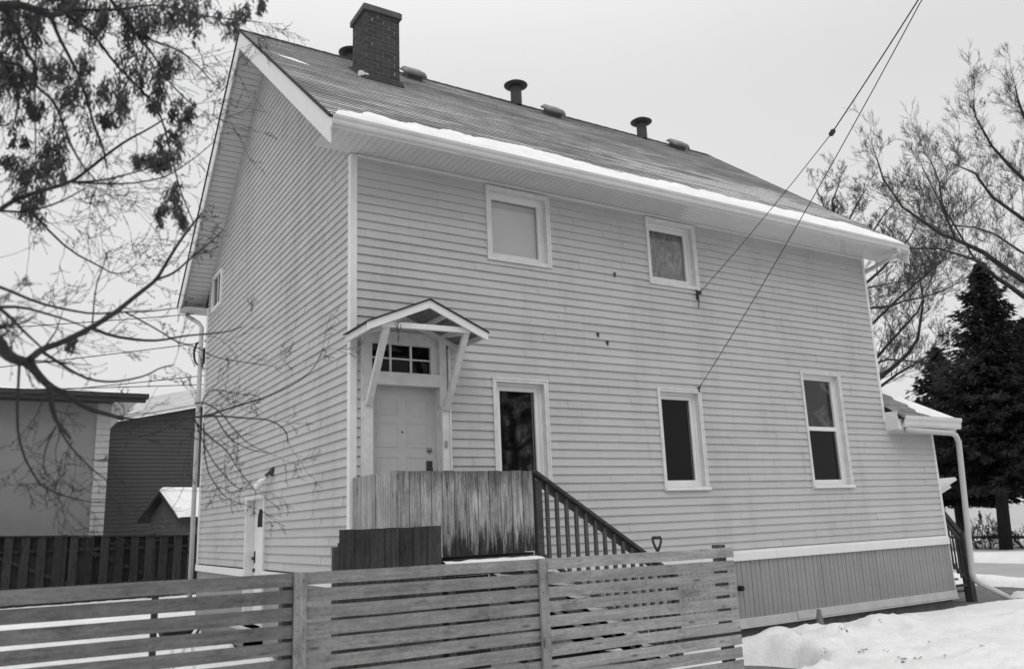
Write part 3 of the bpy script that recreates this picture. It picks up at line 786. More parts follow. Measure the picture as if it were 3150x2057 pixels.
mb = MB(); mb.box(L - .002, E1 - .02, -.30, -.002, 3.425, 3.449); mb.box(L - .03, L2 + .02, -.032, -.003, 3.385, 3.424); mb.build('extension_soffit', 'soffit', er)
gutter(L + .10, E1 + .06, -.302, 3.475, 3.70).build('gutter', 'gutter', er)
mb = MB(); P_ = [(L + .15, -.36, 3.415), (12.0, -.36, 3.40), (12.88, -.36, 3.385), (13.03, -.36, 3.34), (13.10, -.36, 3.20), (13.09, -.35, 2.9), (12.90, -.33, .58), (12.92, -.34, .47), (13.05, -.36, .38), (13.55, -.45, .16), (14.05, -.55, -.08)]
mb.tube(P_, .056, 12); mb.build('downspout', 'pale_pipe', er, True)

# ------------------------------------------------------------------ back door with its transom
mb = MB()
mb.box(.084, .218, -.062, .05, 1.5, 3.56); mb.box(1.235, 1.345, -.062, .05, 1.5, 3.53)
mb.box(.084, .216, -.040, .05, 3.561, 4.56); mb.box(1.22, 1.33, -.040, .05, 3.531, 4.56)
mb.box(1.346, 1.372, -.075, .02, 1.5, 4.36); mb.box(.06, .083, -.045, .0, 1.5, 4.5)
mb.box(.204, .218, .05, .17, 1.5, 3.80); mb.box(1.22, 1.234, .05, .17, 1.5, 3.80)
mb.box(.218, 1.218, -.052, .16, 3.80, 3.975)
mb.box(.218, 1.218, .02, .10, 4.375, 4.56)
door = mb.build('door_frame', 'trim2', house); door['label'] = 'pale back door with six pane transom under the small canopy'
mb = MB(); X0, X1, Z0, Z1, Y = .2185, 1.2195, 1.60, 3.799, .13
mb.box(X0, X1, Y, Y + .045, Z0, Z1)
def panel(a, b, c, d):
    e = .005
    for p in ((a, a + .016, c, d), (b - .016, b, c, d), (a + .016, b - .016, c, c + .016), (a + .016, b - .016, d - .016, d)): mb.box(p[0], p[1], Y - e, Y - .0005, p[2], p[3])
    mb.box(a + .05, b - .05, Y - .003, Y - .0005, c + .05, d - .05)
xm = (X0 + X1) / 2
for (a, b) in ((X0 + .12, xm - .06), (xm + .06, X1 - .12)):
    panel(a, b, 3.42, 3.64); panel(a, b, 2.72, 3.30) if False else None
    panel(a, b, 2.98, 3.32); panel(a, b, 1.86, 2.86)
mb.build('door_leaf', 'door', door)
mb = MB(); kx = 1.115; mb.tube([(kx, Y, 2.95), (kx, Y - .03, 2.95)], .034, 14); mb.tube([(kx, Y - .03, 2.95), (kx, Y - .045, 2.95)], .02, 12); mb.build('deadbolt', 'knob', door, True)
mb = MB(); mb.box(kx - .045, kx + .045, Y - .012, Y, 2.60, 2.80); mb.tube([(kx, Y - .012, 2.68), (kx, Y - .05, 2.68)], .016, 10); mb.tube([(kx, Y - .05, 2.68), (kx, Y - .075, 2.68)], [.03, .024], 12); mb.build('handle', 'hard', door)
mb = MB(); mb.tube([(xm, Y - .008, 3.33 - .14), (xm, Y, 3.33 - .14)], .014, 8); mb.build('peephole', 'hard', door)
mb = MB(); mb.box(1.262, 1.302, -.080, -.0625, 2.97, 3.06); mb.build('doorbell', 'knob', door); mb = MB(); mb.tube([(1.282, -.085, 3.015), (1.282, -.080, 3.015)], .010, 8); 
# transom: three by two panes
tx0, tx1, tz0, tz1 = .225, 1.115, 3.99, 4.366
mb = MB(); yb = .045
mb.box(.2185, tx0, .02, .10, 3.976, 4.374); mb.box(tx1, 1.2185, .02, .10, 3.976, 4.374); mb.box(tx0, tx1, .02, .10, 3.976, tz0)
wcol = (tx1 - tx0 - .056) / 3
for i in (1, 2): x = tx0 + wcol * i + .028 * (i - 1); mb.box(x, x + .028, yb, .09, tz0, tz1 + .008)
zm = (tz0 + tz1) / 2 - .005
for i in range(3): x = tx0 + (wcol + .028) * i; mb.box(x, x + wcol, yb + .004, .09, zm, zm + .02)
tr_ = mb.build('transom', 'trim', door)
MB().box(tx0, tx1, .075, .08, tz0, tz1 + .008).build('pane', 'glass', tr_)

# ------------------------------------------------------------------ little gabled canopy over the back door
can = MB()
cxm, cy, cze, czp = .685, -.85, 4.455, 4.818
cxl, cxr = -.165, 1.535
def cz(x): return czp - (czp - cze) * abs(x - cxm) / (cxr - cxm)
def cslab(x0, x1, y0, y1, top, bot):
    m = MB()
    m.hexa([(x0, y0, cz(x0) + bot), (x1, y0, cz(x1) + bot), (x1, y1, cz(x1) + bot), (x0, y1, cz(x0) + bot), (x0, y0, cz(x0) + top), (x1, y0, cz(x1) + top), (x1, y1, cz(x1) + top), (x0, y1, cz(x0) + top)])
    return m
def join(*ms):
    o = MB()
    for m in ms: n = len(o.v); o.v += m.v; o.f += [tuple(i + n for i in f) for f in m.f]
    return o
canopy = join(cslab(cxl - .02, cxm, cy - .03, -.02, .0, -.022), cslab(cxm, cxr + .02, cy - .03, -.02, .0, -.022)).build('door_canopy', 'edge', house)
canopy['label'] = 'small gabled canopy on two slanting braces over the back door'
join(cslab(cxl + .02, cxm - .001, cy + .03, -.02, -.023, -.045), cslab(cxm + .001, cxr - .02, cy + .03, -.02, -.023, -.045)).build('deck_board', 'canopy_under', canopy) if 'canopy_under' in M_ else None
M_['canopy_under'] = wood_mat('canopy sheathing', .10, .26, 'y', isl=.2)
join(cslab(cxl + .02, cxm - .001, cy + .03, -.02, -.023, -.045), cslab(cxm + .001, cxr - .02, cy + .03, -.02, -.023, -.045)).build('sheathing', 'canopy_under', canopy)
join(cslab(cxl - .01, cxm - .001, cy - .012, cy + .02, -.023, -.125), cslab(cxm + .001, cxr + .01, cy - .012, cy + .02, -.023, -.125)).build('barge_board', 'trim', canopy)
m = join(cslab(cxl + .02, cxm - .001, -.05, -.02, -.046, -.13), cslab(cxm + .001, cxr - .02, -.05, -.02, -.046, -.13))
m.box(cxl + .005, cxl + .035, cy + .021, -.021, cz(cxl) - .12, cz(cxl) - .03); m.box(cxr - .035, cxr - .005, cy + .021, -.021, cz(cxr) - .10, cz(cxr) - .03)
m.bar((.42, cy + .05, cz(.42) - .075), (.42, -.05, cz(.42) - .075), .035, .055); m.bar((.95, cy + .05, cz(.95) - .075), (.95, -.05, cz(.95) - .075), .035, .055)
m.build('rafter', 'trim2', canopy)
m = MB(); m.bar((.04, cy + .06, 4.435), (1.30, cy + .06, 4.455), .04, .07); m.build('tie_beam', 'trim', canopy)
MB().bar((.12, cy + .07, 4.42), (.12, -.02, 4.52), .05, .07).build('tie_beam', 'trim2', canopy)
MB().bar((1.26, cy + .07, 4.43), (1.26, -.02, 4.55), .05, .07).build('tie_beam', 'trim2', canopy)
MB().bar((.12, cy + .075, 4.46), (.150, -.075, 3.52), .085, .055, (0, 1, 0)).build('brace', 'trim2', canopy)
MB().bar((1.265, cy + .075, 4.46), (1.29, -.075, 3.49), .085, .055, (0, 1, 0)).build('brace', 'trim2', canopy)
# withered twig hooked on the beam
m = MB(); x, y = .235, cy + .0
m.tube([(x, y, 4.46), (x - .005, y, 4.36), (x + .008, y, 4.27), (x, y, 4.19)], [.006, .007, .006, .003], 5)
m.tube([(x - .04, y, 4.44), (x - .02, y - .01, 4.37), (x, y, 4.32)], [.004, .006, .005], 5); m.tube([(x + .04, y, 4.43), (x + .025, y - .01, 4.37), (x, y, 4.31)], [.004, .006, .005], 5)
m.tube([(x, y, 4.27), (x - .018, y - .01, 4.22)], [.004, .002], 4); m.tube([(x - .03, y, 4.45), (x + .15, y, 4.49), (x + .22, y + .05, 4.55)], [.005, .004, .003], 4); m.tube([(x + .1, y, 4.475), (x + .18, y - .02, 4.52)], [.004, .002], 4)
obj_at('hanging_twig', m, 'hard', (x, y, 4.46), 'dry forked twig hanging from the beam of the door canopy', 'twig')

# ------------------------------------------------------------------ back porch: board screen, deck, stairs, rail
porch = thing('back_porch', (.9, -.7, 0), 'weathered board sided porch with dark stairs below the back door', 'porch')
PY = -1.39; r2 = random.Random(8)
def boards(mb, P, s0, s1, n, z0, z1, th=.02, gap=.010, jag=0):
    wd = (s1 - s0) / n
    for i in range(n):
        a = s0 + wd * i + gap / 2; b = s0 + wd * (i + 1) - gap / 2; j = r2.uniform(0, .004); zt = z1 + r2.uniform(-1, 1) * jag; zb_ = z0 + r2.uniform(-1, 1) * jag * 2
        q = [P(a, j), P(b, j), P(b, j + th), P(a, j + th)]
        mb.hexa([(p[0], p[1], zb_) for p in q] + [(p[0], p[1], zt) for p in q])
m = MB(); boards(m, lambda s, d: (s, PY - .022 + d), .53, 1.80, 8, 1.575, 2.556, jag=.004); m.build('screen_boards', 'screen', porch)
M_['screen4'] = wood_mat('bleached porch boards', .13, .47, 'z', stain=(1.0, 2.52, .5, .5), isl=.18)
m = MB(); boards(m, lambda s, d: (s, PY - .022 + d), -.03, .527, 4, 1.575, 2.556, jag=.004); m.build('screen_boards', 'screen4', porch)
m = MB(); boards(m, lambda s, d: (-.03 - .022 + d, s), PY, -.03, 9, 1.575, 2.565, jag=.004); m.build('screen_boards', 'screen2', porch)
m = MB(); m.box(-.02, 1.80, PY + .004, PY + .04, 2.46, 2.53); m.box(-.005, .03, PY + .041, -.04, 2.46, 2.53); m.box(-.02, 1.80, PY + .004, PY + .04, 1.62, 1.70)
m.build('screen_rail', 'rail', porch)
m = MB()
for i in range(9): m.box(-.01, 1.80, -1.36 + .148 * i, -1.36 + .148 * i + .14, 1.535, 1.565)
m.build('deck', 'dwood', porch)
m = MB(); m.box(-.03, 1.86, PY - .04, PY + .0, 1.35, 1.533); m.box(-.03, .0, PY + .001, -.08, 1.35, 1.533); m.build('joist', 'void', porch)
m = MB(); m.box(.50, 1.86, -1.52, PY - .042, 1.468, 1.488); m.build('ledge', 'dwood', porch)
m = MB(); n = 40
for i in range(n):
    xa = .50 + 1.36 * i / n; xb = .50 + 1.36 * (i + 1) / n
    f_ = lambda x: .489 + 1 + .022 * (1 + fnoise(x, 0, 5, 6))
    m.quad((xa, -1.53, 1.484), (xb, -1.53, 1.484), (xb, -1.50, f_(xb)), (xa, -1.50, f_(xa))); m.quad((xa, -1.50, f_(xa)), (xb, -1.50, f_(xb)), (xb, PY - .043, f_(xb) + .012), (xa, PY - .043, f_(xa) + .012))
obj_at('ledge_snow', m, 'snow', (1.2, -1.5, 1.49), 'thin line of snow on the ledge under the porch screen', 'snow', kind='stuff')
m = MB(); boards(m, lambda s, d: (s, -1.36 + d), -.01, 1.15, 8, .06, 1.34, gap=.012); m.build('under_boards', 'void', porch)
for x, y in ((0.02, PY + .05), (1.80, PY + .05), (.58, PY - .06)):
    MB().box(x - .02, x + .07, y, y + .09, 0.0, 1.33).build('post', 'rail', porch)
MB().box(1.835, 1.925, PY - .03, PY + .06, 0, 2.43).build('newel', 'rail', porch)
# stairs: treads carried by two cut strings
RUN, RISE = .245, .171; z0s = 1.642
m = MB(); ms = MB()
for i in range(1, 10):
    x = 1.64 + RUN * (i - 1); z = z0s - RISE * i; xl = max(x, 1.935)
    if i == 1: continue
    m.box(xl, x + RUN + .025, PY - .005, -.30, z - .038, z)
    N_ = 6
    for a in range(N_):
        for b in range(4):
            xa = xl + .005 + (x + RUN + .01 - xl) * a / N_; xb = xl + .005 + (x + RUN + .01 - xl) * (a + 1) / N_; ya = PY + .0 + 1.08 * b / 4; yb = PY + .0 + 1.08 * (b + 1) / 4
            hh = lambda p, q: z + .004 + .014 * (.8 + fnoise(p, q, 5, 3))
            ms.quad((xa, ya, hh(xa, ya)), (xb, ya, hh(xb, ya)), (xb, yb, hh(xb, yb)), (xa, yb, hh(xa, yb)))
m.build('tread', 'stair', porch)
obj_at('stair_snow', ms, 'snow', (2.9, -.85, .8), 'patchy snow lying on the treads of the porch stairs', 'snow', kind='stuff')
sl_ = -RISE / RUN
def zs_(x): return z0s + sl_ * (x - 1.64)
for y in (PY + .03, -.27):
    m = MB(); m.hexa([(1.81, y, zs_(1.81) - .48), (4.0, y, max(-.05, zs_(4.0) - .48)), (4.0, y + .035, max(-.05, zs_(4.0) - .48)), (1.81, y + .035, zs_(1.81) - .48), (1.81, y, zs_(1.81) - .225), (4.0, y, zs_(4.0) - .225), (4.0, y + .035, zs_(4.0) - .225), (1.81, y + .035, zs_(1.81) - .225)]); m.build('stringer', 'rail', porch)
def zr_(x): return 2.555 - .6345 * (x - 1.80)
m = MB(); m.bar((1.80, PY - .005, zr_(1.80)), (4.05, PY - .005, zr_(4.05)), .14, .038); m.bar((1.90, PY + .02, zr_(1.90) - .065), (4.0, PY + .02, zr_(4.0) - .065), .035, .085); m.build('handrail', 'rail', porch)
m = MB(); m.bar((1.92, PY - .01, zs_(1.92) + .06), (3.99, PY - .01, zs_(3.99) + .06), .045, .05); m.build('bottom_rail', 'rail', porch)
x = 1.985; 
while x < 3.98:
    MB().box(x, x + .042, PY - .030, PY + .010, zs_(x) + .055, zr_(x) - .055).build('baluster', 'bal', porch); x += .1465
MB().box(3.98, 4.07, PY - .03, PY + .06, -.05, zr_(4.02) + .02).build('newel', 'rail', porch)

# dark low board screen standing in front of the porch
m = MB(); boards(m, lambda s, d: (s, -1.62 + d), -.80, .40, 7, .0, 1.925, gap=.006, jag=.004); 
scr = m.build('lower_screen', 'dwood', porch); scr['label'] = 'dark damp board screen in front of the porch'
m = MB(); m.box(-.80, .40, -1.597, -1.56, 1.70, 1.79); m.box(-.80, .40, -1.597, -1.56, .4, .49); m.build('batten', 'rail', scr)
m = MB(); m.box(-.86, -.803, -1.62, -1.55, 0, 1.75); m.build('post', 'rail', scr)

# ------------------------------------------------------------------ horizontal slat fence in front
FY = -4.26
fence = thing('slat_fence', (-.8, FY, 0), 'horizontal slat fence of weathered grey boards in the foreground', 'fence')
r3 = random.Random(21)
def ftop(x): return 1.652 + (x + 3.87) * (-.0075)
PITCH = .1140
XP = [-6.9, -2.105, -.055, 2.225]
for a, b in zip(XP, XP[1:]):
    m = MB()
    for k in range(14):
        z1 = lambda x: ftop(x) - PITCH * k
        j = r3.uniform(-.004, .004); j2 = r3.uniform(-.004, .004); hh = .0875 + r3.uniform(-.004, .004); dy = r3.uniform(0, .004)
        nseg = 10; off = r3.uniform(0, 99); amp = .0022
        for i in range(nseg):      # slightly wavy board
            pass
        base = len(m.v)
        for i in range(nseg + 1):
            x = a + .003 + (b - a - .006) * i / nseg; t = i / nseg; wv = fnoise(x, off, .9, 2) * .006; wz = fnoise(x, off, 1.4, 6) * amp * 1.6
            zt = z1(x) + j + (j2 - j) * t + wz; zb_ = zt - hh + fnoise(x, off, 2, 9) * amp
            m.v += [(x, FY - .02 - dy + wv, zb_), (x, FY + .0 - dy + wv, zb_), (x, FY - dy + wv, zt), (x, FY - .02 - dy + wv, zt)]
        for i in range(nseg):
            c = base + 4 * i
            for f in ((0, 4, 7, 3), (3, 7, 6, 2), (2, 6, 5, 1), (1, 5, 4, 0)): m.f.append(tuple(c + q for q in f))
        m.f.append((base + 3, base + 2, base + 1, base)); c = base + 4 * nseg; m.f.append((c, c + 1, c + 2, c + 3))
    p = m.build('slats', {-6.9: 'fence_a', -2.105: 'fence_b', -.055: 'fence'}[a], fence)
for x in XP[1:3]:
    m = MB(); m.box(x - .0, x + .088 if x < -1 else x + .078, FY - .058, FY - .027, .02, ftop(x) + .004); m.build('batten', 'fencev', fence)
    m = MB(); m.box(x - .065, x + .03, FY + .006, FY + .095, -.05, ftop(x) - .02); m.build('post', 'fpost', fence)
    m = MB()
    for k in range(14):
        z = ftop(x) - PITCH * k - .045
        for dx in (.022, .064): m.tube([(x + dx, FY - .0595, z + r3.uniform(-.012, .012)), (x + dx, FY - .058, z)], .0032, 6)
    m.build('nail', 'hard', fence)
m = MB(); m.box(2.055, 2.145, FY + .006, FY + .095, -.05, 1.640); m.build('post', 'fpost', fence)
m = MB()
for x in (-3.0, 2.10, 1.05, -1.05):
    for k in range(14):
        for dz in (-.02, -.065):
            if r3.random() < .8: xx = x + r3.uniform(-.01, .01); z = ftop(x) - PITCH * k + dz; m.tube([(xx, FY - .0275, z), (xx, FY - .0245, z)], .0032, 6)
m.build('nail', 'hard', fence)
for x in (-3.0,):
    m = MB(); m.box(x - .02, x + .02, FY + .006, FY + .03, .05, 1.6); m.build('stiffener', 'fpost', fence)

# ------------------------------------------------------------------ small things in the yard
m = MB()
c = Vector((4.10, -1.02, 1.55))
ax = Vector((.10, .12, 1)).normalized(); sx = Vector((.85, -.50, -.02)).normalized()
def sp(a, b): return c + sx * a + ax * b
m.tube([sp(-.060, .095), sp(.060, .095)], .021, 8)
m.tube([sp(-.060, .095), sp(-.052, .03), sp(-.030, -.035), sp(-.004, -.09)], .018, 8); m.tube([sp(.062, .095), sp(.056, .03), sp(.032, -.035), sp(.004, -.09)], .018, 8)
sh = obj_at('snow_shovel', m, 'hard', tuple(c), 'black D handled shovel standing behind the slat fence', 'shovel', smooth=True)
m = MB(); m.tube([sp(0, -.07), sp(0, -.9)], .016, 8); m.build('shaft', 'bal', sh, True)
m = MB(); e0 = sp(0, -.88); m.quad(e0 + sx * -.18, e0 + sx * .18, e0 + sx * .20 + ax * -.36, e0 + sx * -.20 + ax * -.36); m.quad(e0 + sx * -.18 + Vector((0, .01, 0)), e0 + sx * -.2 + ax * -.36 + Vector((0, .01, 0)), e0 + sx * .20 + ax * -.36 + Vector((0, .01, 0)), e0 + sx * .18 + Vector((0, .01, 0))); m.build('blade', 'hard', sh)
m = MB(); m.lathe((7.16, -1.12, 0), [(.075, .02), (.075, .09), (.058, .10), (.05, .22), (.032, .34), (.026, .36), (.001, .362)], 16)
m.v = [(a, b - .05, c + .07) for a, b, c in m.v]
obj_at('small_cone', m, 'stair', (7.16, -1.17, .1), 'small grey cone stuck in the snow below the skirting', 'cone', smooth=True)
# dark cart behind the fence
cart = thing('garden_cart', (-2.25, -1.2, 0), 'dark garden cart with pale struts glimpsed through the fence gaps', 'cart')
m = MB(); m.hexa([(-2.42, -1.3, .92), (-2.15, -1.3, .92), (-2.15, -1.05, .92), (-2.42, -1.05, .92), (-2.5, -1.36, 1.14), (-2.08, -1.36, 1.14), (-2.08, -1.0, 1.14), (-2.5, -1.0, 1.14)]); m.build('tray', 'void', cart)
m = MB()
for (a, b) in (((-2.36, -1.32, .92), (-2.48, -1.35, .0)), ((-2.18, -1.32, .92), (-2.08, -1.35, .0)), ((-2.36, -1.36, .7), (-2.12, -1.36, 1.1)), ((-2.0, -1.4, 1.1), (-1.55, -1.3, .95)), ((-2.0, -.95, 1.1), (-1.6, -.9, .95))): m.tube([a, b], .016, 8)
m.build('strut', 'trim2', cart, True)
m = MB(); m.tube([(-2.3, -1.20, .16), (-2.3, -1.14, .16)], .16, 18); m.build('wheel', 'void', cart)

# ------------------------------------------------------------------ cables
m = MB(); A = Vector((6.318, -.10, 5.735)); N_ = Vector((4.68, -4.256, 6.558)); E = Vector((4.161, -5.879, 7.282)); E2 = Vector((3.12, -9.2, 8.85))
def sag(a, b, s_, n=10): return [a.lerp(b, i / n) - Vector((0, 0, s_ * 4 * (i / n) * (1 - i / n))) for i in range(n + 1)]
m.tube(sag(A, N_, .04), .0055, 5); m.tube(sag(N_, E, .01) + [E2], .0085, 6)
wA = obj_at('service_cable', m, 'wire', tuple(N_), 'upper overhead cable with a dark clamp running down to the wall bracket', 'cable')
m = MB(); d = (N_ - E).normalized(); m.tube([N_ - d * .055, N_ - d * .03, N_ + d * .03, N_ + d * .055], [.012, .034, .034, .012], 10); m.build('clamp', 'hard', wA, True)
m = MB(); m.box(6.30, 6.345, -.05, -.018, 5.62, 5.79); m.tube([(6.32, -.02, 5.73), (6.318, -.10, 5.735)], .014, 8); m.tube([(6.318, -.11, 5.70), (6.318, -.11, 5.76)], .024, 8)
m.tube([(6.318, -.09, 5.73), (6.29, -.06, 5.66), (6.33, -.05, 5.58), (6.325, -.03, 5.47)], .009, 6); m.build('bracket', 'hard', wA)
m = MB(); B = Vector((6.15, -.05, 4.05)); m.tube(sag(B, E + Vector((.05, .02, -.02)), .10, 14) + [E2 + Vector((.1, 0, -.05))], .006, 5)
wB = obj_at('service_cable', m, 'wire', tuple(B), 'lower thin overhead cable ending above the narrow window', 'cable')
m = MB(); m.tube([(6.15, -.02, 4.04), (6.15, -.07, 4.055)], .018, 8); m.box(6.14, 6.165, -.05, -.03, 3.98, 4.05); m.build('bracket', 'hard', wB)
# cables arriving at the far corner from the left, with a coiled drip loop
lab = ['topmost thin cable reaching the far corner from the left', 'second cable ending at the coiled loop on the far corner', 'third cable below the coil at the far corner', 'lowest thin cable behind the far corner downspout']
for (a, b), lb in zip((((-20, 11, 4.6), (-.33, 9.45, 6.95)), ((-20, 11, 3.2), (-.28, 9.4, 6.24)), ((-20, 11, 3.3), (-.03, 9.4, 5.51)), ((-20, 12, 4.9), (-.03, 9.4, 5.30))), lab):
    m = MB(); m.tube(sag(Vector(a), Vector(b), .25, 24), .010, 5); obj_at('thin_cable', m, 'wire', b, lb, 'cable', 'cables behind the house')
m = MB()
for kx_, rr in ((0, .21), (.03, .235)):
    m.tube([(-.17 + kx_ + rr * .62 * math.cos(t), 9.45 + .02 * kx_, 6.02 + rr * 1.25 * math.sin(t)) for t in [math.pi * (.45 + 1.2 * i / 24) for i in range(25)]], .020, 6)
m.tube([(-.10, 9.40, 6.14), (-.06, 9.40, 6.10), (-.08, 9.40, 5.86), (-.12, 9.42, 5.78)], [.04, .075, .075, .04], 8); m.tube([(-.06, 9.4, 6.30), (-.02, 9.4, 6.36)], .04, 8); m.tube([(-.28, 9.4, 6.22), (-.24, 9.4, 6.26)], .03, 8)
obj_at('drip_loop', m, 'hard', (-.1, 9.4, 6.0), 'dark coil of cable looped beside the far corner downspout', 'cable coil')
m = MB(); m.tube([(2.9, -9.6, 0), (2.9, -9.6, 9.2)], [.15, .11], 12)

# leaf scraps and dirt on the snow
m = MB(); rl = random.Random(6)
for (a, b, s_) in ((2460, 1960, .05), (2660, 1998, .06), (2725, 2003, .05), (2755, 2030, .09), (2775, 2026, .06), (2830, 2022, .05), (2717, 1927, .05), (2600, 1955, .04), (2900, 2010, .04), (2530, 1985, .035), (3020, 1990, .03), (2860, 1960, .03), (2650, 2005, .03), (2480, 2035, .04)):
    d = FX + RX * ((a - 1575) / 2549.1) - UX * ((b - 1028.5) / 2549.1); t = (.14 - CAMP.z) / d.z
    for _ in range(3):
        q = CAMP + d * t; q = CAMP + d * ((snowz(q.x, q.y) + .012 - CAMP.z) / d.z); t = (q - CAMP).dot(d) / d.dot(d)
    for k_ in range(rl.randint(3, 6)):
        c_ = q + Vector((rl.gauss(0, s_ * .7), rl.gauss(0, s_ * .7), 0)); c_.z = snowz(c_.x, c_.y) + .012
        r_ = s_ * rl.uniform(.25, .6); a0 = rl.random() * 6
        ring = [c_ + Vector((math.cos(a0 + i) * r_ * rl.uniform(.5, 1.2), math.sin(a0 + i) * r_ * rl.uniform(.3, .7), rl.uniform(-.004, .014))) for i in range(6)]
        m.poly(ring)
tag(m.build('leaf_litter', 'stair', None), 'brown leaf scraps scattered on the trodden snow', 'litter', kind='stuff')

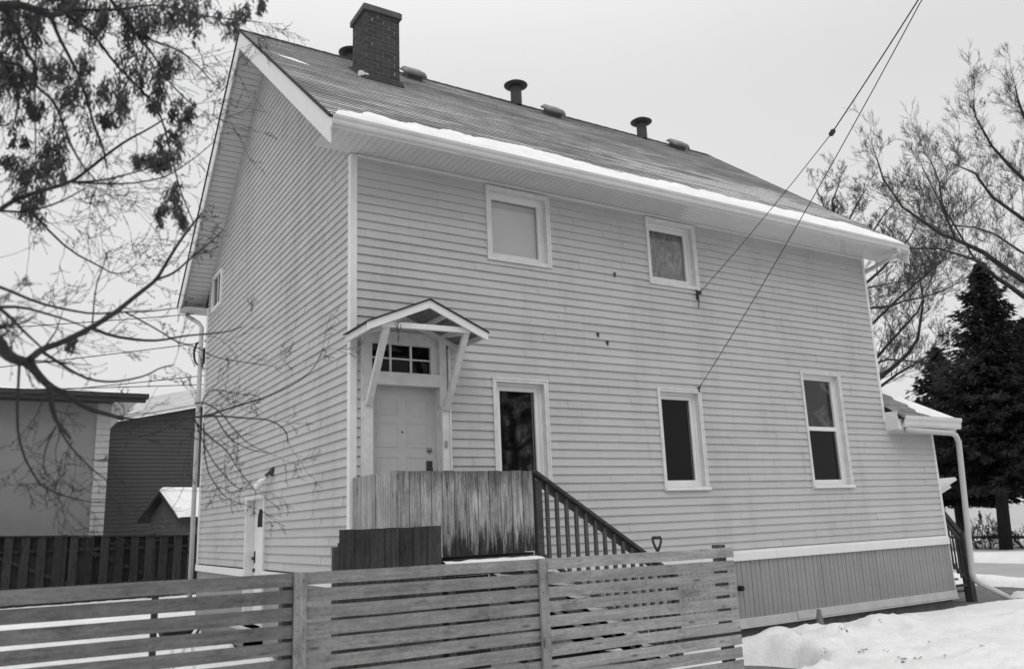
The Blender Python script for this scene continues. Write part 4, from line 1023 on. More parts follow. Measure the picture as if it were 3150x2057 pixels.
SHX, SHZ = 1.216, 3.58
NBP = (13.69, .34, 2.48)
SP1, SP1H = (32.3, 9.5, -.1), 12.8
SP2, SP2H = (34.1, 12.3, -.2), 9.7
SP3, SP3H = (35.5, 8.8, -.2), 10.4
FG=[
(0.03,0.008,[(-4.045,-6.549,2.735),(-3.977,-6.45,2.701),(-3.959,-6.325,2.689),(-3.92,-6.215,2.685),(-3.864,-6.119,2.693),(-3.828,-6.001,2.664),(-3.773,-5.893,2.63),(-3.706,-5.797,2.613),(-3.589,-5.721,2.551),(-3.476,-5.654,2.534),(-3.41,-5.56,2.525)]),
(0.016,0.005,[(-3.868,-6.165,2.693),(-3.817,-6.105,2.761),(-3.743,-6.053,2.804),(-3.632,-6.034,2.884),(-3.523,-6.017,2.977),(-3.453,-5.973,3.061),(-3.384,-5.927,3.14),(-3.33,-5.869,3.205),(-3.278,-5.823,3.323),(-3.214,-5.789,3.458),(-3.139,-5.761,3.59),(-3.092,-5.701,3.666)]),
(0.007,0.003,[(-3.335,-5.907,3.194),(-3.239,-5.816,3.266),(-3.155,-5.729,3.377),(-3.079,-5.633,3.474),(-3.0,-5.539,3.57),(-2.919,-5.45,3.681)]),
(0.008,0.003,[(-3.815,-6.092,2.748),(-3.746,-6.021,2.719),(-3.68,-5.949,2.691),(-3.599,-5.888,2.668),(-3.505,-5.841,2.67),(-3.422,-5.794,2.694),(-3.336,-5.751,2.728),(-3.262,-5.706,2.783),(-3.191,-5.652,2.811)]),
(0.009,0.003,[(-3.604,-5.906,2.915),(-3.516,-5.804,2.909),(-3.372,-5.738,2.911),(-3.262,-5.658,2.936),(-3.142,-5.591,2.985),(-3.014,-5.525,3.021),(-2.875,-5.467,3.059),(-2.783,-5.384,3.115)]),
(0.008,0.003,[(-4.02,-6.381,2.952),(-3.988,-6.205,2.996),(-3.855,-6.076,2.977),(-3.73,-5.95,2.987),(-3.603,-5.827,3.006),(-3.467,-5.719,3.058),(-3.335,-5.605,3.098),(-3.173,-5.514,3.157)]),
(0.005,0.0022,[(-3.461,-5.787,3.042),(-3.375,-5.715,3.024),(-3.264,-5.653,2.985),(-3.175,-5.579,2.953),(-3.059,-5.529,2.946),(-2.958,-5.461,2.909),(-2.825,-5.421,2.9),(-2.638,-5.414,2.888)]),
(0.008,0.003,[(-4.013,-6.363,2.868),(-3.911,-6.227,2.914),(-3.805,-6.085,2.925),(-3.72,-5.931,2.942),(-3.613,-5.786,2.941)]),
(0.009,0.004,[(-4.021,-6.59,2.831),(-3.956,-6.427,2.824),(-3.903,-6.254,2.806),(-3.817,-6.095,2.763)]),
(0.007,0.0025,[(-3.917,-5.865,3.494),(-3.861,-5.748,3.467),(-3.719,-5.665,3.366),(-3.574,-5.598,3.323),(-3.493,-5.502,3.316),(-3.405,-5.425,3.365)]),
(0.004,0.002,[(-3.603,-5.798,2.962),(-3.603,-5.807,3.147),(-3.577,-5.81,3.249),(-3.557,-5.809,3.348)]),
(0.014,0.005,[(-3.789,-6.3,2.564),(-3.756,-6.209,2.446),(-3.718,-6.141,2.404),(-3.678,-6.075,2.367)]),
(0.006,0.002,[(-3.902,-6.258,2.671),(-3.891,-6.095,2.431),(-3.856,-5.979,2.31),(-3.801,-5.884,2.219),(-3.758,-5.792,2.172),(-3.686,-5.722,2.141),(-3.593,-5.668,2.115),(-3.51,-5.61,2.101),(-3.393,-5.579,2.107)]),
(0.006,0.002,[(-3.776,-6.187,2.563),(-3.747,-6.059,2.465),(-3.694,-5.948,2.381),(-3.634,-5.849,2.324),(-3.574,-5.754,2.277),(-3.511,-5.66,2.233),(-3.46,-5.565,2.21)]),
(0.004,0.002,[(-3.744,-6.166,2.408),(-3.767,-6.054,2.343),(-3.773,-5.951,2.274),(-3.748,-5.87,2.214)]),
(0.008,0.003,[(-3.492,-5.633,2.54),(-3.38,-5.591,2.522),(-3.251,-5.565,2.525),(-3.118,-5.545,2.544),(-3.002,-5.515,2.559),(-2.906,-5.47,2.571),(-2.742,-5.463,2.564),(-2.611,-5.437,2.564),(-2.504,-5.383,2.512),(-2.461,-5.284,2.444)]),
(0.007,0.002,[(-3.075,-5.299,2.577),(-2.949,-5.295,2.589),(-2.793,-5.322,2.649),(-2.669,-5.323,2.689),(-2.556,-5.321,2.739),(-2.428,-5.333,2.808),(-2.321,-5.339,2.904),(-2.262,-5.326,3.039)]),
(0.005,0.002,[(-3.038,-5.459,2.639),(-2.987,-5.423,2.654),(-2.891,-5.399,2.611),(-2.797,-5.358,2.508),(-2.702,-5.323,2.429),(-2.588,-5.31,2.386)]),
(0.005,0.002,[(-3.047,-5.433,2.561),(-2.946,-5.381,2.469),(-2.828,-5.343,2.392),(-2.753,-5.274,2.296),(-2.624,-5.226,2.156)]),
(0.004,0.002,[(-2.969,-5.357,2.545),(-2.927,-5.257,2.301),(-2.857,-5.214,2.201),(-2.786,-5.178,2.129),(-2.704,-5.16,2.097)]),
(0.004,0.002,[(-2.919,-5.399,2.587),(-2.84,-5.358,2.476),(-2.773,-5.328,2.433),(-2.679,-5.316,2.396),(-2.591,-5.308,2.384)]),
(0.004,0.002,[(-2.992,-5.362,2.618),(-2.959,-5.35,2.723),(-2.893,-5.336,2.744),(-2.783,-5.338,2.72),(-2.672,-5.346,2.716)]),
(0.004,0.002,[(-3.031,-5.44,2.551),(-2.931,-5.332,2.364),(-2.791,-5.26,2.222),(-2.711,-5.178,2.179)]),
(0.005,0.002,[(-3.436,-5.281,2.447),(-3.291,-5.285,2.465),(-3.158,-5.29,2.509),(-3.03,-5.299,2.585),(-2.963,-5.262,2.628)]),
(0.012,0.004,[(-4.062,-6.211,3.316),(-4.03,-6.126,3.376),(-3.979,-6.058,3.455),(-3.894,-6.01,3.528),(-3.759,-5.994,3.604),(-3.685,-5.946,3.706),(-3.591,-5.918,3.833),(-3.505,-5.88,3.94),(-3.419,-5.836,4.029),(-3.324,-5.803,4.135)]),
(0.006,0.003,[(-3.752,-6.108,3.565),(-3.625,-6.042,3.623),(-3.509,-5.975,3.706),(-3.407,-5.899,3.785)]),
(0.005,0.002,[(-3.723,-6.016,3.603),(-3.52,-5.984,3.645),(-3.348,-5.944,3.725),(-3.264,-5.853,3.82),(-3.16,-5.782,3.947),(-3.058,-5.714,4.086)]),
(0.007,0.003,[(-4.055,-6.112,3.383),(-4.031,-6.035,3.4),(-3.933,-6.005,3.421),(-3.841,-5.98,3.475),(-3.769,-5.945,3.537),(-3.684,-5.924,3.621)]),
(0.009,0.004,[(-3.913,-6.423,4.214),(-3.87,-6.349,4.159),(-3.814,-6.282,4.101),(-3.769,-6.212,4.059),(-3.72,-6.134,3.973),(-3.682,-6.052,3.903),(-3.631,-5.978,3.83),(-3.595,-5.893,3.75)]),
(0.008,0.003,[(-3.865,-6.25,4.358),(-3.825,-6.171,4.376),(-3.718,-6.122,4.349),(-3.613,-6.054,4.255),(-3.507,-5.996,4.199),(-3.403,-5.936,4.138),(-3.345,-5.853,4.099),(-3.267,-5.745,3.923),(-3.204,-5.643,3.8),(-3.128,-5.554,3.698),(-3.085,-5.463,3.665)]),
(0.009,0.003,[(-3.666,-6.28,4.457),(-3.616,-6.207,4.454),(-3.551,-6.134,4.418),(-3.464,-6.072,4.37),(-3.404,-6.001,4.351),(-3.336,-5.923,4.29),(-3.25,-5.864,4.255),(-3.175,-5.803,4.239)]),
(0.006,0.002,[(-3.521,-6.115,4.405),(-3.415,-6.044,4.434),(-3.289,-5.982,4.453),(-3.188,-5.897,4.44),(-3.091,-5.806,4.415),(-3.013,-5.713,4.427)]),
(0.008,0.002,[(-3.904,-6.226,4.36),(-3.643,-6.222,4.443),(-3.557,-6.115,4.552),(-3.412,-6.044,4.659),(-3.195,-5.997,4.686),(-3.041,-5.923,4.762),(-2.951,-5.811,4.845),(-2.833,-5.718,4.93)]),
(0.004,0.003,[(-3.956,-6.299,4.3),(-3.954,-6.21,4.115),(-3.936,-6.129,3.921),(-3.91,-6.038,3.67)]),
(0.008,0.003,[(-4.01,-6.306,4.0),(-3.94,-6.235,3.949),(-3.86,-6.177,3.924),(-3.813,-6.088,3.856),(-3.78,-5.998,3.82),(-3.711,-5.918,3.736),(-3.632,-5.854,3.688)]),
(0.024,0.007,[(-4.219,-6.655,3.987),(-4.147,-6.625,4.043),(-4.049,-6.612,4.109),(-3.992,-6.566,4.14),(-3.936,-6.515,4.16),(-3.886,-6.465,4.193),(-3.837,-6.424,4.263),(-3.796,-6.388,4.374),(-3.733,-6.367,4.486)]),
(0.01,0.004,[(-4.138,-6.363,4.06),(-4.059,-6.276,4.003),(-3.999,-6.168,3.911),(-4.01,-6.023,3.845)]),
(0.012,0.006,[(-4.142,-6.618,4.123),(-4.045,-6.572,4.061),(-3.988,-6.492,3.969),(-3.948,-6.423,3.955),(-3.94,-6.324,3.904)]),
]
KEYS=[(-4.06,-6.16,4.30,0.106),(-3.98,-5.97,4.40,0.120),(-4.01,-6.05,4.22,0.124),(-4.08,-5.85,4.37,0.129),(-4.06,-5.82,4.26,0.130),(-3.97,-6.28,4.01,0.088),(-3.87,-6.38,4.01,0.080),(-3.78,-5.78,4.17,0.118),(-3.79,-6.19,3.89,0.107),(-3.72,-6.32,4.09,0.091),(-3.60,-5.84,4.47,0.112),(-3.71,-6.19,4.37,0.095),(-3.78,-5.89,4.58,0.101),(-3.64,-6.15,4.07,0.063),(-3.60,-6.04,4.07,0.081),(-3.59,-6.41,3.88,0.060),(-3.49,-6.15,4.20,0.122),(-3.44,-5.98,4.21,0.118),(-3.36,-6.32,4.19,0.072),(-3.37,-6.15,4.29,0.074),(-3.47,-6.20,4.46,0.098),(-3.45,-6.66,4.23,0.088),(-3.33,-6.22,4.50,0.091),(-3.30,-6.38,4.47,0.097),(-3.28,-6.60,4.35,0.077),(-3.19,-6.84,4.17,0.066),(-3.06,-6.32,4.55,0.059),(-3.04,-6.63,4.43,0.055),(-3.38,-6.11,4.06,0.074),(-3.29,-6.03,4.07,0.068),(-3.25,-6.18,4.02,0.058),(-3.31,-5.94,3.93,0.085),(-3.33,-6.32,3.72,0.070),(-3.40,-5.97,3.83,0.084),(-3.40,-6.22,3.67,0.063),(-3.81,-5.63,3.96,0.103),(-3.83,-5.64,3.88,0.102),(-3.87,-6.20,3.57,0.074),(-3.94,-6.12,3.56,0.089),(-3.92,-6.05,3.51,0.076),(-3.91,-5.45,3.64,0.077),(-3.33,-6.23,3.52,0.063),(-3.36,-6.05,3.50,0.041),(-3.30,-6.33,3.39,0.034),(-4.01,-5.90,4.09,0.095),(-3.96,-6.00,3.95,0.070),(-4.05,-6.00,4.06,0.108),(-3.92,-5.87,4.02,0.048),(-3.59,-6.21,4.49,0.113),(-3.84,-5.82,4.66,0.119),(-3.93,-5.93,4.57,0.098),(-3.51,-5.97,4.52,0.085),(-3.83,-5.77,4.30,0.067),(-3.62,-5.74,4.09,0.034),(-3.60,-5.99,3.99,0.033),(-3.50,-6.39,3.63,0.033),(-4.05,-5.57,4.06,0.051),(-3.97,-5.51,3.99,0.051),(-4.02,-5.50,3.89,0.051),(-3.54,-6.23,4.44,0.088),(-3.72,-6.03,4.56,0.099),(-4.09,-6.17,4.35,0.121),(-3.66,-5.53,2.92,0.034),]
FAR=[
('T1',0.2,0.05,[(36.95,7.73,10.93),(35.48,8.41,11.81),(34.85,8.68,12.3),(34.33,8.89,12.7),(33.8,9.1,13.15),(33.2,9.39,13.49),(32.61,9.67,13.81),(32.09,9.94,14.02),(31.32,10.25,14.64),(30.45,10.61,15.33),(29.61,10.8,16.58),(29.28,10.76,17.52)]),
('T1',0.17,0.05,[(35.81,7.47,10.07),(34.5,8.07,10.87),(33.97,8.28,11.31),(33.38,8.53,11.74),(32.95,8.69,12.17),(32.51,8.86,12.54),(31.9,9.18,12.8),(31.08,9.6,13.11),(29.93,10.3,13.17)]),
('T1',0.15,0.04,[(37.8,7.63,13.85),(36.28,8.3,14.87),(34.91,8.86,15.99),(34.16,9.04,17.08),(33.19,9.5,17.6)]),
('T1',0.15,0.04,[(38.45,7.86,16.01),(37.15,8.37,17.09),(36.48,8.6,17.8),(35.71,8.84,18.72),(34.91,8.96,20.13),(34.75,8.85,20.91)]),
('T1',0.12,0.04,[(39.14,7.82,19.03),(37.92,8.19,20.49),(37.57,8.16,21.41),(37.43,8.09,22.01)]),
('T1',0.08,0.04,[(31.7,9.13,13.45),(31.08,9.13,14.86),(30.86,8.97,16.0),(30.49,8.97,16.86)]),
('T1',0.07,0.04,[(34.48,9.9,13.12),(33.58,10.05,14.64),(32.67,10.21,16.17),(32.04,10.28,17.39)]),
('T1',0.07,0.04,[(35.38,8.15,13.03),(34.16,8.66,13.96),(33.38,9.07,14.28),(32.09,9.81,14.49)]),
('T2',0.13,0.04,[(22.63,8.39,5.76),(22.97,7.98,6.47),(23.42,7.59,6.89),(23.83,7.21,7.35),(24.08,6.92,7.85),(24.11,6.69,8.63),(24.13,6.53,9.17),(23.97,6.43,9.92)]),
('T2',0.07,0.03,[(21.1,7.36,8.64),(21.59,7.03,8.75),(22.27,6.59,8.8),(22.64,6.32,8.96),(23.12,5.99,9.03),(23.79,5.52,9.26),(24.23,5.17,9.52)]),
('T2',0.09,0.03,[(21.78,8.14,8.65),(22.28,7.52,9.83),(22.75,7.09,10.33),(22.98,6.86,10.65),(23.52,6.32,11.41),(23.78,5.97,12.1)]),
('T2',0.05,0.02,[(20.85,7.34,9.32),(21.53,6.88,9.45),(22.2,6.42,9.58),(23.13,5.8,9.72)]),
('T2',0.09,0.03,[(23.27,9.06,6.25),(23.75,8.46,7.39),(24.19,8.02,8.02),(24.67,7.54,8.67),(24.93,7.28,9.04),(25.3,6.71,10.29)]),
('T2',0.08,0.03,[(22.81,8.22,5.98),(23.55,7.58,6.63),(24.21,7.05,7.06),(24.69,6.67,7.38)]),
('T2',0.06,0.03,[(21.93,7.33,6.84),(22.3,7.05,6.99),(22.98,6.65,6.9),(23.48,6.38,6.77)]),
('T2',0.07,0.03,[(23.11,8.65,8.15),(24.05,7.77,9.29),(24.9,6.99,10.19),(25.56,6.39,10.87),(25.82,6.05,11.56)]),
('T3',0.15,0.05,[(36.9,18.4,16.36),(36.36,18.29,18.03),(36.01,18.16,19.33),(36.25,17.77,20.23)]),
('T3',0.1,0.04,[(36.68,18.34,17.1),(36.91,17.9,18.19),(37.29,17.37,19.27),(37.63,16.97,19.98)]),
('T3',0.1,0.04,[(37.58,18.08,15.97),(38.09,17.37,17.4),(38.64,16.75,18.47),(39.35,16.02,19.54)]),
('T3',0.1,0.04,[(36.68,18.34,17.1),(35.74,18.47,18.79),(35.34,18.47,19.72)]),
]

# ------------------------------------------------------------------ neighbours on the left
gar = thing('stucco_house', (-8, 22, 0), 'grey stucco building with a dark flat roof edge at the left', 'building')
MB().box(-18, -1.06, 22, 34, 0, 6.599).build('wall', 'stucco', gar)
m = MB(); P2 = lambda s, d, z: (s, 22.0 - .02 - d, z); siding(m, P2, lambda z: -1.10, lambda z: -.66, 0, 6.6, [], .22, 0, .03); m.box(-1.06, -.66, 22.0, 34, 0, 6.6); m.build('corner_strip', 'strip', gar)
m = MB(); m.box(-18.5, -.62, 21.3, 34.6, 6.60, 6.84); m.box(-18.6, -.615, 21.24, 34.7, 6.74, 6.90); m.box(-.619, .36, 21.3, 21.5, 6.60, 6.83); m.box(-.614, .45, 21.24, 21.6, 6.74, 6.90); m.build('roof', 'fascia', gar)
m = MB(); N_ = 60
for i in range(N_):
    xa = -18.5 + 18.9 * i / N_; xb = -18.5 + 18.9 * (i + 1) / N_; f_ = lambda x: 6.96 + .06 * fnoise(x, 0, .9, 4)
    m.quad((xa, 21.3, 6.89), (xb, 21.3, 6.89), (xb, 21.5, f_(xb)), (xa, 21.5, f_(xa))); m.quad((xa, 21.5, f_(xa)), (xb, 21.5, f_(xb)), (xb, 34, f_(xb)), (xa, 34, f_(xa)))
obj_at('flat_roof_snow', m, 'snow', (-8, 22, 6.9), 'thin snow on the flat roof of the grey building', 'snow', kind='stuff')
dh = thing('dark_house', (4, 34, 0), 'dark lap sided house behind the snowy shed', 'house')
def dz_(x): return 7.30 + .2245 * x
m = MB(); siding(m, lambda s, d, z: (s, 34 - d, z), lambda z: max(-4.0, (z - 7.30) / .2245), lambda z: 12, 0, 9.9, [], .19, 0, .03)
m.poly([(-4, 34.02, 0), (12, 34.02, 0), (12, 34.02, dz_(12)), (-4, 34.02, dz_(-4))]); m.build('wall', 'dhouse', dh)
m = MB(); m.hexa([(-4.5, 33.5, dz_(-4.5) + .02), (12, 33.5, dz_(12) + .02), (12, 44, dz_(12) + 2.0), (-4.5, 44, dz_(-4.5) + 2.0), (-4.5, 33.5, dz_(-4.5) + .14), (12, 33.5, dz_(12) + .14), (12, 44, dz_(12) + 2.2), (-4.5, 44, dz_(-4.5) + 2.2)])
M_['lroof'] = plain('snow dusted roof', .40, .25, .9, 1.5); m.build('roof', 'lroof', dh)
# snowy shed: ridge turned 24 degrees
sa = rad(24); pk = Vector((SHX, 23, SHZ)); rd = Vector((math.cos(sa), math.sin(sa), 0)); pp = Vector((-math.sin(sa), math.cos(sa), 0)); up_ = Vector((0, 0, 1))
shed = thing('garden_shed', (SHX + 1.5, 23.5, 0), 'small gabled shed with thick snow on its roof by the dark fence', 'shed')
SW, SH = 1.25, 1.0
def sp3(a, b, z): return pk + rd * a + pp * b + up_ * z
m = MB(); w_ = SW - .35
q = [sp3(.35, -w_, -SH * w_ / SW - .12), sp3(.35, w_, -SH * w_ / SW - .12), sp3(.35, 0, -.12)]
m.poly([q[0], q[2], q[1]]); 
n = 12
for i in range(14):
    za = -SH * w_ / SW - .12 - .16 * i; zb_ = za - .16
    m.quad(sp3(.35, -w_, za), sp3(.35, w_, za), sp3(.325, w_, zb_), sp3(.325, -w_, zb_)); m.quad(sp3(.35, -w_, za), sp3(4, -w_, za), sp3(4, -w_ - .025, zb_), sp3(.35, -w_ - .025, zb_))
M_['shedw'] = plain('shed siding', .13, .15, .8, 4); m.build('wall', 'shedw', shed)
m = MB()
for s_ in (-1, 1):
    m.hexa([sp3(0, 0, -.12), sp3(4.2, 0, -.12), sp3(4.2, s_ * SW, -SH - .12), sp3(0, s_ * SW, -SH - .12), sp3(0, 0, 0), sp3(4.2, 0, 0), sp3(4.2, s_ * SW, -SH), sp3(0, s_ * SW, -SH)])
m.build('roof', 'fascia', shed)
m = MB(); N1, N2 = 30, 14
def sn(i, j):
    a = .0 + 4.2 * i / N1; b = -SW - .03 + (SW + .10) * j / N2; t = min(1, (SW + .03 + b) / .25 if b < -SW + .22 else 1); 
    e = min(1, a / .2 + .25)
    return sp3(a, b + .03 * fnoise(a, 1, 3, 2), -SH * abs(b) / SW + .01 + .17 * (max(t, .05) ** .5) * e * (1 + .25 * fnoise(a, b, 1.5, 5)))
for i in range(N1):
    for j in range(N2): m.quad(sn(i, j), sn(i + 1, j), sn(i + 1, j + 1), sn(i, j + 1))
m.quad(sn(0, 0), sn(0, N2), sp3(0, .07, -.0), sp3(0, -SW, -SH))
obj_at('shed_snow', m, 'snow', tuple(pk), 'thick white snow blanket on the garden shed roof', 'snow', kind='stuff', smooth=True)
m = MB(); m.tube([sp3(2.6, .3, -.3), sp3(2.6, .3, .30)], .10, 12); m.build('flue', 'vent', shed)
# dark board-on-board fence
df = thing('board_fence', (-2, 20, 0), 'tall dark board fence with upright boards on both faces at the left', 'fence')
r4 = random.Random(4); m = MB(); m2 = MB(); x = -12.0; k = 0
ft = lambda x: 2.12 - .033 * (x + 3.7)
while x < 3.5:
    zt = ft(x) + r4.uniform(-.015, .015)
    (m if k % 2 == 0 else m2).box(x, x + .235, 19.98 if k % 2 == 0 else 20.14, 20.0 if k % 2 == 0 else 20.16, .03, zt); x += .222; k += 1
m.build('board', 'dfence', df); m2.build('board', 'dfence', df)
m = MB(); m.bar((-12, 20.07, .55), (3.5, 20.07, .55), .06, .09); m.bar((-12, 20.07, 1.75), (3.5, 20.07, 1.6), .06, .09); m.bar((-12, 20.07, ft(-12) + .02), (3.5, 20.07, ft(3.5) + .02), .26, .04)
for i in range(6): x0 = -12 + 2.6 * i; m.bar((x0, 20.07, 1.75), (x0 + 2.5, 20.07, .6), .05, .09)
m.build('rail', 'dfence', df)
for i in range(7):
    x0 = -12 + 2.6 * i - .4; MB().box(x0, x0 + .14, 20.01, 20.13, 0, ft(x0) + (.06 if i != 3 else .14)).build('post', 'dfence', df)

# ------------------------------------------------------------------ front steps beyond the extension
fs = thing('front_steps', (13.5, .6, -.1), 'dark wooden front steps with handrail beyond the extension', 'steps')
MB().box(13.745, 13.905, .24, .40, -.14, 1.36).build('newel', 'rail', fs)
m = MB(); m.bar((12.80, .32, 2.18), (13.80, .32, 1.30), .09, .10); m.bar((12.80, .32, 2.02), (13.80, .32, 1.14), .04, .07); m.build('handrail', 'rail', fs)
for i in range(7):
    x = 13.05 + .105 * i; MB().box(x, x + .028, .31, .338, 2.13 - .88 * (x - 12.8) - 1.02, 2.10 - .88 * (x - 12.8) - .02).build('baluster', 'rail', fs)
m = MB(); m.bar((12.80, .32, 1.22), (13.77, .32, .36), .035, .05); m.bar((12.78, .32, .28), (13.8, .32, .28), .05, .05); m.build('lower_rail', 'rail', fs)
for i in range(4): MB().box(12.78 + .27 * i, 13.06 + .27 * i, .40, 1.9, .92 - .25 * i - .04, .92 - .25 * i).build('tread', 'stair', fs)

# ------------------------------------------------------------------ far side of the street
m = MB(); m.box(47, 47.25, -10, 90, -.30, .03); m.box(46.98, 47.27, -10, 90, .03, .06)
obj_at('low_barrier', m, 'fascia', (47, 20, -.3), 'low dark barrier running along beyond the street', 'barrier')
m = MB(); fe = Vector(NBP); m.bar(fe + Vector((-.6, .25, -.32)), fe, .5, .07); m.bar(fe + Vector((-.6, .3, -.42)), fe + Vector((-.12, .05, -.14)), .45, .10)
fc_ = m.build('front_canopy', 'trim', house); fc_['label'] = 'white eave tip of the front entrance canopy beyond the extension'

# person far off on the snow
px, py, pz = 92.8, 44.8, -.40
me = bpy.data.meshes.new('person'); V = [(0, 0, .80), (0, 0, 1.02), (0, 0, 1.22), (0, 0, 1.33), (.0, 0, 1.38), (.0, -.01, 1.50),
     (-.16, 0, 1.24), (-.22, .02, 1.0), (-.19, -.06, .80), (.16, 0, 1.24), (.21, .03, 1.02), (.19, -.02, .80),
     (-.08, 0, .74), (-.09, -.03, .42), (-.09, .02, .06), (-.09, -.10, .03), (.08, 0, .74), (.09, .04, .42), (.10, .10, .06), (.10, -.02, .03)]
Eg = [(0, 1), (1, 2), (2, 3), (3, 4), (4, 5), (2, 6), (6, 7), (7, 8), (2, 9), (9, 10), (10, 11), (0, 12), (12, 13), (13, 14), (14, 15), (0, 16), (16, 17), (17, 18), (18, 19)]
R = [.16, .15, .15, .07, .055, .095, .075, .06, .05, .075, .06, .05, .095, .07, .055, .04, .095, .07, .055, .04]
me.from_pydata([Vector(v) for v in V], Eg, []); person = bpy.data.objects.new('person', me); COL.objects.link(person); person.location = (px, py, pz); person.rotation_euler = (0, 0, rad(70))
sk = person.modifiers.new('skin', 'SKIN'); 
me.skin_vertices.new() if not me.skin_vertices else None
for i, r_ in enumerate(R): me.skin_vertices[0].data[i].radius = (r_, r_ * .85)
me.skin_vertices[0].data[0].use_root = True
person.modifiers.new('sub', 'SUBSURF').levels = 1; me.materials.append(M_['cloth'])
tag(person, 'person in a dark coat standing far off on the snow', 'person')
m = MB(); m.lathe((px, py, pz + 1.44), [(.10, 0), (.115, .05), (.11, .11), (.07, .17), (.001, .19)], 12); o = m.build('knit_hat', 'hard', None, True)
for v in o.data.vertices: v.co = Matrix.Rotation(-rad(70), 3, 'Z') @ (v.co - Vector((px, py, pz)))
o.parent = person

# ------------------------------------------------------------------ bare trees
def wander(rg, p, d, ln, n, bend, up=0.0):
    pts = [p.copy()]; d = d.normalized()
    for i in range(n):
        d = (d + Vector((rg.gauss(0, bend), rg.gauss(0, bend), rg.gauss(0, bend) + up))).normalized()
        pts.append(pts[-1] + d * (ln / n))
    return pts
def grow(mb, rg, p, d, ln, r, lvl, nch, rmin, up, spread=.8, nseg=4, bend=.12, ratio=.58, sides=(5, 4, 3, 3, 3), bud=0):
    pts = wander(rg, p, d, ln, nseg, bend, up)
    rr = [max(rmin, r * (1 - .75 * i / nseg)) for i in range(nseg + 1)]
    mb.tube(pts, rr, sides[min(lvl, 4)], False)
    if bud and lvl <= 1:
        e = pts[-1]; dd = (pts[-1] - pts[-2]).normalized(); mb.tube([e - dd * bud * .3, e + dd * bud * .5, e + dd * bud * 1.4], [rmin, bud * .4, rmin * .5], 4, False)
        for _ in range(2):
            t = rg.randrange(1, nseg); q = pts[t]; v = Vector((rg.gauss(0, 1), rg.gauss(0, 1), rg.gauss(0, 1))).normalized()
            mb.tube([q, q + v * bud, q + v * bud * 1.8], [rmin, bud * .35, rmin * .4], 3, False)
    if lvl <= 0: return
    for k_ in range(nch[lvl - 1] if lvl - 1 < len(nch) else 3):
        t = rg.uniform(.25, 1); i = min(nseg - 1, int(t * nseg)); f_ = t * nseg - i
        q = pts[i].lerp(pts[i + 1], f_); ad = (pts[i + 1] - pts[i]).normalized()
        sdv = ad.orthogonal().normalized(); sdv = Matrix.Rotation(rg.uniform(0, 6.283), 3, ad) @ sdv
        nd = (ad + sdv * spread * rg.uniform(.6, 1.3)).normalized()
        grow(mb, rg, q, nd, ln * ratio * rg.uniform(.7, 1.2), max(rmin, rr[i] * .55), lvl - 1, nch, rmin, up, spread, nseg, bend, ratio, sides, bud)

def limbs_of(key): return [(0, r0, r1, pts) for k_, r0, r1, pts in FAR if k_ == key]
def bare_tree(key, base, label, seed, tw, rmin, nch, grp='bare trees beyond the house', crown_up=.10, tr=.35):
    rg = random.Random(seed); t = thing('bare_tree', base, label, 'tree', grp)
    mt = MB(); mc = MB(); L_ = limbs_of(key)
    hub = Vector(base) + Vector((0, 0, max(1.6, min(min(p[2] for p in pts) for _, _, _, pts in L_) * .55)))
    mt.tube([Vector(base), Vector(base) + (hub - Vector(base)) * .5 + Vector((.1, 0, 0)), hub], [tr, tr * .85, tr * .75], 10)
    for d_, r0, r1, pts in L_:
        r0 *= .75; r1 *= .65
        P3 = [Vector(p) for p in pts]
        if (P3[0] - hub).length > 1.5 and r0 > .06: 
            mid_ = hub.lerp(P3[0], .5) + Vector((0, 0, .2)); mt.tube([hub, mid_, P3[0]], [r0 * 1.5, r0 * 1.2, r0], 7)
        n = len(P3); rr = [r0 + (r1 - r0) * i / (n - 1) for i in range(n)]
        mt.tube(P3, rr, 7)
        for i in range(1, n):
            seg = P3[i] - P3[i - 1]; ns = max(1, int(seg.length / tw[1]))
            for k_ in range(ns):
                q = P3[i - 1].lerp(P3[i], rg.random()); ad = seg.normalized(); tws = tw[0]
                sdv = Matrix.Rotation(rg.uniform(0, 6.283), 3, ad) @ ad.orthogonal().normalized()
                nd = (ad * .8 + sdv * .9 + Vector((0, 0, crown_up * 2))).normalized()
                grow(mc, rg, q, nd, tw[0] * rg.uniform(.6, 1.3), min(.02, rr[i] * .4), 3, nch, rmin, crown_up, .75, 4, .13)
        grow(mc, rg, P3[-1], P3[-1] - P3[-2], tw[0] * 1.1, min(.025, r1 * .7), 3, nch, rmin, crown_up, .7, 4, .12)
    mt.build('trunk', 'farbark', t, True); mc.build('crown', 'farbark', t)
    return t
bare_tree('T1', (41.5, 9.0, -.2), 'largest bare tree, its limbs reaching in from the right edge', 11, (1.5, .30), .0052, (4, 4, 4), tr=.5)
bare_tree('T2', (19.2, 8.6, -.1), 'bare tree rising directly behind the far house corner', 12, (1.2, .22), .0045, (4, 4, 4), tr=.25)
bare_tree('T3', (39.0, 22.0, -.1), 'distant bare treetop showing over the low end of the roof', 13, (1.0, .26), .007, (4, 4, 4), tr=.4)

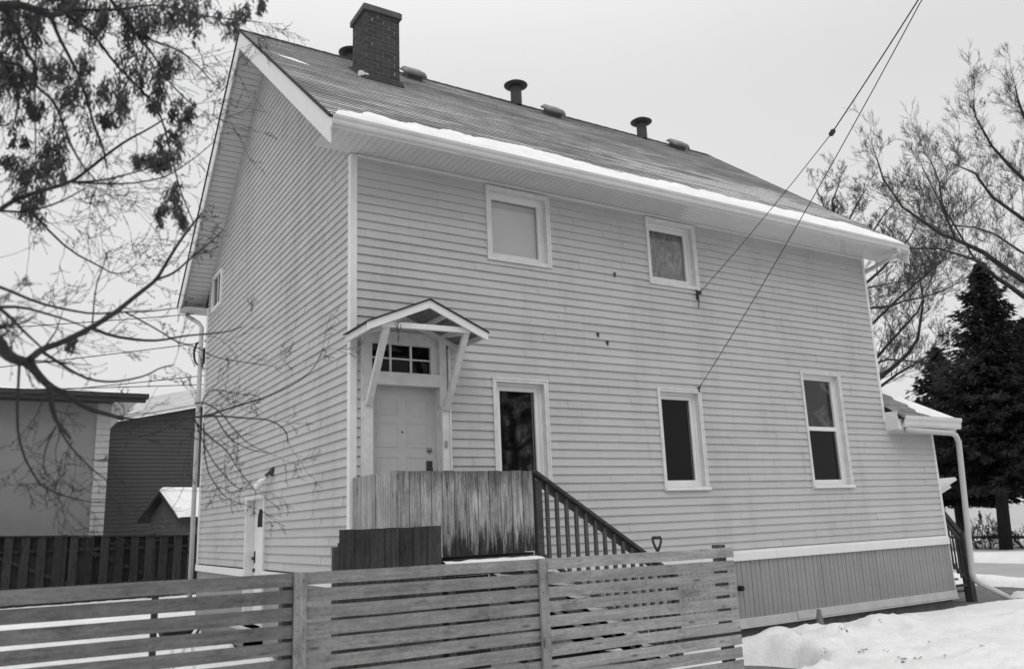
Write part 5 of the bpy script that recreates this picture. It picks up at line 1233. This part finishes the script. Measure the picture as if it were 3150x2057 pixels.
# spruces
def spruce(base, Hh, R0, lean, label, seed, low=1.5, dens=1.0):
    rg = random.Random(seed); t = thing('spruce', base, label, 'tree', 'dark spruces beyond the street'); B = Vector(base)
    m = MB(); m.tube([B, B + Vector((0, 0, Hh * .5)), B + Vector((0, 0, Hh))], [.27, .16, .02], 10); tk = m.build('trunk', 'sprbark', t, True)
    m = MB(); h = low
    while h < Hh - .15:
        f = (h - low) / (Hh - low); env = R0 * ((1 - f) ** .85) * (.75 + .5 * rg.random()) * (1 if f > .12 else .75 + 2 * f)
        nb_ = max(5, int((13 - 6 * f) * dens)); a0 = rg.random() * 6.28
        for i in range(nb_):
            a = a0 + 6.283 * i / nb_ + rg.gauss(0, .12); ln = env * rg.uniform(.7, 1.12) * (1 + .22 * fnoise(math.cos(a) * 1.3, h * .5, 1, seed)); dr = -.10 - .20 * (1 - f); hd = Vector((math.cos(a), math.sin(a), 0))
            if rg.random() < .12: continue
            p0 = B + Vector((0, 0, h)); sd_ = Vector((-hd.y, hd.x, 0))
            nn = max(3, int(ln / .17))
            for k_ in range(nn):
                u = (k_ + .5) / nn; c_ = p0 + hd * ln * u + Vector((0, 0, dr * ln * u + .38 * ln * u * u * (.6 if f > .5 else .35)))
                wd = .40 * (1 - .75 * u) * min(1, ln) + .08
                for q_ in range(7):
                    s_ = rg.uniform(-1, 1) * wd; z_ = rg.uniform(-.22, .06); sz = rg.uniform(.05, .11)
                    cc = c_ + sd_ * s_ + Vector((0, 0, z_)); v1 = (hd * rg.uniform(.3, 1.2) + sd_ * (s_ / max(wd, .01)) * .9 + Vector((0, 0, rg.uniform(-.7, .2)))).normalized() * sz * 2.2; v2 = Vector((rg.gauss(0, 1), rg.gauss(0, 1), rg.gauss(0, 1))).cross(v1).normalized() * sz * .8
                    m.poly([cc - v1 * .5 - v2 * .5, cc - v1 * .3 + v2 * .6, cc + v1, cc + v1 * .2 - v2 * .7])
        h += .17 + .10 * (1 - f)
    for i in range(60):
        z_ = Hh - .9 * rg.random(); cc = B + Vector((rg.gauss(0, .03), rg.gauss(0, .03), z_)); v1 = Vector((rg.gauss(0, .6), rg.gauss(0, .6), .4)).normalized() * .16; v2 = Vector((rg.gauss(0, 1), rg.gauss(0, 1), 0)).normalized() * .04
        m.poly([cc - v2, cc + v1, cc + v2])
    cr = m.build('crown', 'spruce', t)
    if lean:
        for o_ in (tk, cr):
            for v in o_.data.vertices: v.co.x += lean * .86 * v.co.z; v.co.y -= lean * .51 * v.co.z
spruce(SP1, SP1H, 3.9, .075, 'tallest dark spruce, with a bare trunk foot showing', 31, 2.9, 1.25)
spruce(SP2, SP2H, 3.6, 0, 'shorter dark spruce just left of the tallest one', 32, 2.5, 1.1)
spruce(SP3, SP3H, 3.2, 0, 'dark spruce at the right edge behind the tallest one', 33, 3.0, 1.1)
rg = random.Random(77)
for bx_, lb, hh in (((33.2, 10.9, -.12), 'twiggy bare bush left of the spruce trunk', 1.25), ((34.6, 9.7, -.12), 'twiggy bare bush right of the spruce trunk', 1.1)):
    m = MB()
    for i in range(26):
        a = rg.random() * 6.28; grow(m, rg, Vector(bx_) + Vector((math.cos(a) * .25, math.sin(a) * .25, 0)), Vector((math.cos(a) * .7, math.sin(a) * .7, 1)), hh * rg.uniform(.6, 1.1), .018, 2, (4, 4), .009, .03, .8, 4, .15, .5)
    obj_at('bare_bush', m, 'farbark', bx_, lb, 'bush', 'bushes at the spruce foot')

# ------------------------------------------------------------------ foreground maple with hanging seed keys
mp = thing('maple_tree', (-5.3, -6.9, 0), 'nearest bare tree, branches with dry seed bunches hanging in from the left', 'tree')
rg = random.Random(99); m = MB(); mw = MB()
trk = [Vector((-5.3, -6.9, 0)), Vector((-5.28, -6.88, 1.3)), Vector((-5.2, -6.8, 2.4)), Vector((-5.05, -6.75, 3.4)), Vector((-4.95, -6.75, 4.6)), Vector((-4.9, -6.8, 6.0))]
m.tube(trk, [.17, .15, .13, .11, .08, .05], 12)
for r0, r1, pts in FG:
    P3 = [Vector(p) for p in pts]; n = len(P3)
    # soften corners with one Chaikin pass
    Q = [P3[0]]
    for a, b in zip(P3, P3[1:]): Q += [a.lerp(b, .25), a.lerp(b, .75)]
    Q.append(P3[-1]); n = len(Q)
    rr = [r0 + (r1 - r0) * i / (n - 1) for i in range(n)]
    m.tube(Q, rr, 7, True)
    if P3[0].x < -4.0 and r0 >= .007:
        z = max(.8, min(5.6, P3[0].z - .35)); b = None
        for a_, b_ in zip(trk, trk[1:]):
            if a_.z <= z <= b_.z: b = a_.lerp(b_, (z - a_.z) / (b_.z - a_.z))
        m.tube([b, b.lerp(P3[0], .5) + Vector((0, 0, .05)), P3[0]], [r0 * 1.5, r0 * 1.2, r0], 7, False)
    tot = sum((b - a).length for a, b in zip(Q, Q[1:])); gab = P3[-1].x > -3.35 and P3[-1].z < 4.2; nt_ = int(tot / (.26 if gab else .13 if P3[0].z < 3.2 else .075)) + 1
    for k_ in range(nt_):
        i = rg.randrange(1, n) if rg.random() < .8 else n - 1; a = Q[i - 1]; b = Q[i]; q = a.lerp(b, rg.random()); ad = (b - a).normalized()
        sdv = Matrix.Rotation(rg.uniform(0, 6.283), 3, ad) @ ad.orthogonal().normalized()
        ln = (.6 if gab else 1) * rg.uniform(.14, .46) * (1.0 if r0 < .02 else .8)
        grow(mw, rg, q, (ad * .9 + sdv * .8).normalized(), ln, max(.0016, rr[i] * .35), 2, (2, 3), .0012, rg.uniform(-.05, .07), .7, 5, .13, .55, (4, 3, 3), .0065)
m.build('trunk', 'bark', mp, True); mw.build('twigs', 'bark', mp)
m = MB(); K2 = []
for (x, y, z, sz) in KEYS:
    for q_ in range(rg.randint(3, 5)): K2.append((x + rg.gauss(0, .42) * sz, y + rg.gauss(0, .5) * sz, z + rg.gauss(0, .40) * sz, sz * rg.uniform(.45, .85)))
for (x, y, z, sz) in K2:
    c_ = Vector((x, y, z)); nk = int(18 + 700 * sz)
    m.tube([c_ + Vector((rg.gauss(0, .02), rg.gauss(0, .02), sz * 1.1)), c_ + Vector((0, 0, sz * .3)), c_ - Vector((0, 0, sz * .5))], .0016, 3, False)
    for i in range(nk):
        # samaras hang in tassels: denser near the middle, trailing down
        st_ = c_ + Vector((rg.gauss(0, .24), rg.gauss(0, .24), rg.uniform(-1.0, .8) + rg.gauss(0, .15))) * sz
        d = Vector((rg.gauss(0, .45), rg.gauss(0, .45), -1)).normalized(); ln = rg.uniform(.026, .042); wv = Vector((rg.gauss(0, 1), rg.gauss(0, 1), rg.gauss(0, .3))).cross(d).normalized() * rg.uniform(.004, .0065)
        m.poly([st_, st_ + d * ln * .35 + wv * .7, st_ + d * ln * .8 + wv, st_ + d * ln, st_ + d * ln * .7 - wv * .6])
o = m.build('seed_keys', 'key', mp)
# leafless tree across the alley behind the viewpoint, mirrored in the lower panes
rg = random.Random(5); tb = thing('bare_tree', (15.5, -21.5, 0), 'bare tree across the alley, seen only mirrored in the lower window panes', 'tree')
m = MB(); mc = MB(); m.tube([(15.5, -21.5, -.1), (15.6, -21.4, 2.2), (15.9, -21.5, 4.5), (15.7, -21.3, 8)], [.30, .25, .20, .06], 10)
for i in range(16):
    a = rg.random() * 6.28; z = 2.2 + i * .33; p = Vector((15.65, -21.4, z)); d = Vector((math.cos(a), math.sin(a), .75))
    w_ = wander(rg, p, d, 3.6 - .1 * i, 6, .16, .04); m.tube(w_, [.11, .09, .075, .06, .045, .03, .02], 6)
    for q in w_[1:]:
        for _ in range(5): grow(mc, rg, q, d + Vector((rg.gauss(0, .9), rg.gauss(0, .9), rg.gauss(.2, .5))), 1.3, .025, 2, (4, 5), .008, .03, .8, 4, .16)
m.build('trunk', 'farbark', tb, True); mc.build('crown', 'farbark', tb)
for nm in ('glass with painted reflections',):
    b_ = bpy.data.materials[nm].node_tree.nodes['Principled BSDF']; b_.inputs['IOR'].default_value = 1.9; b_.inputs['Specular IOR Level'].default_value = .5
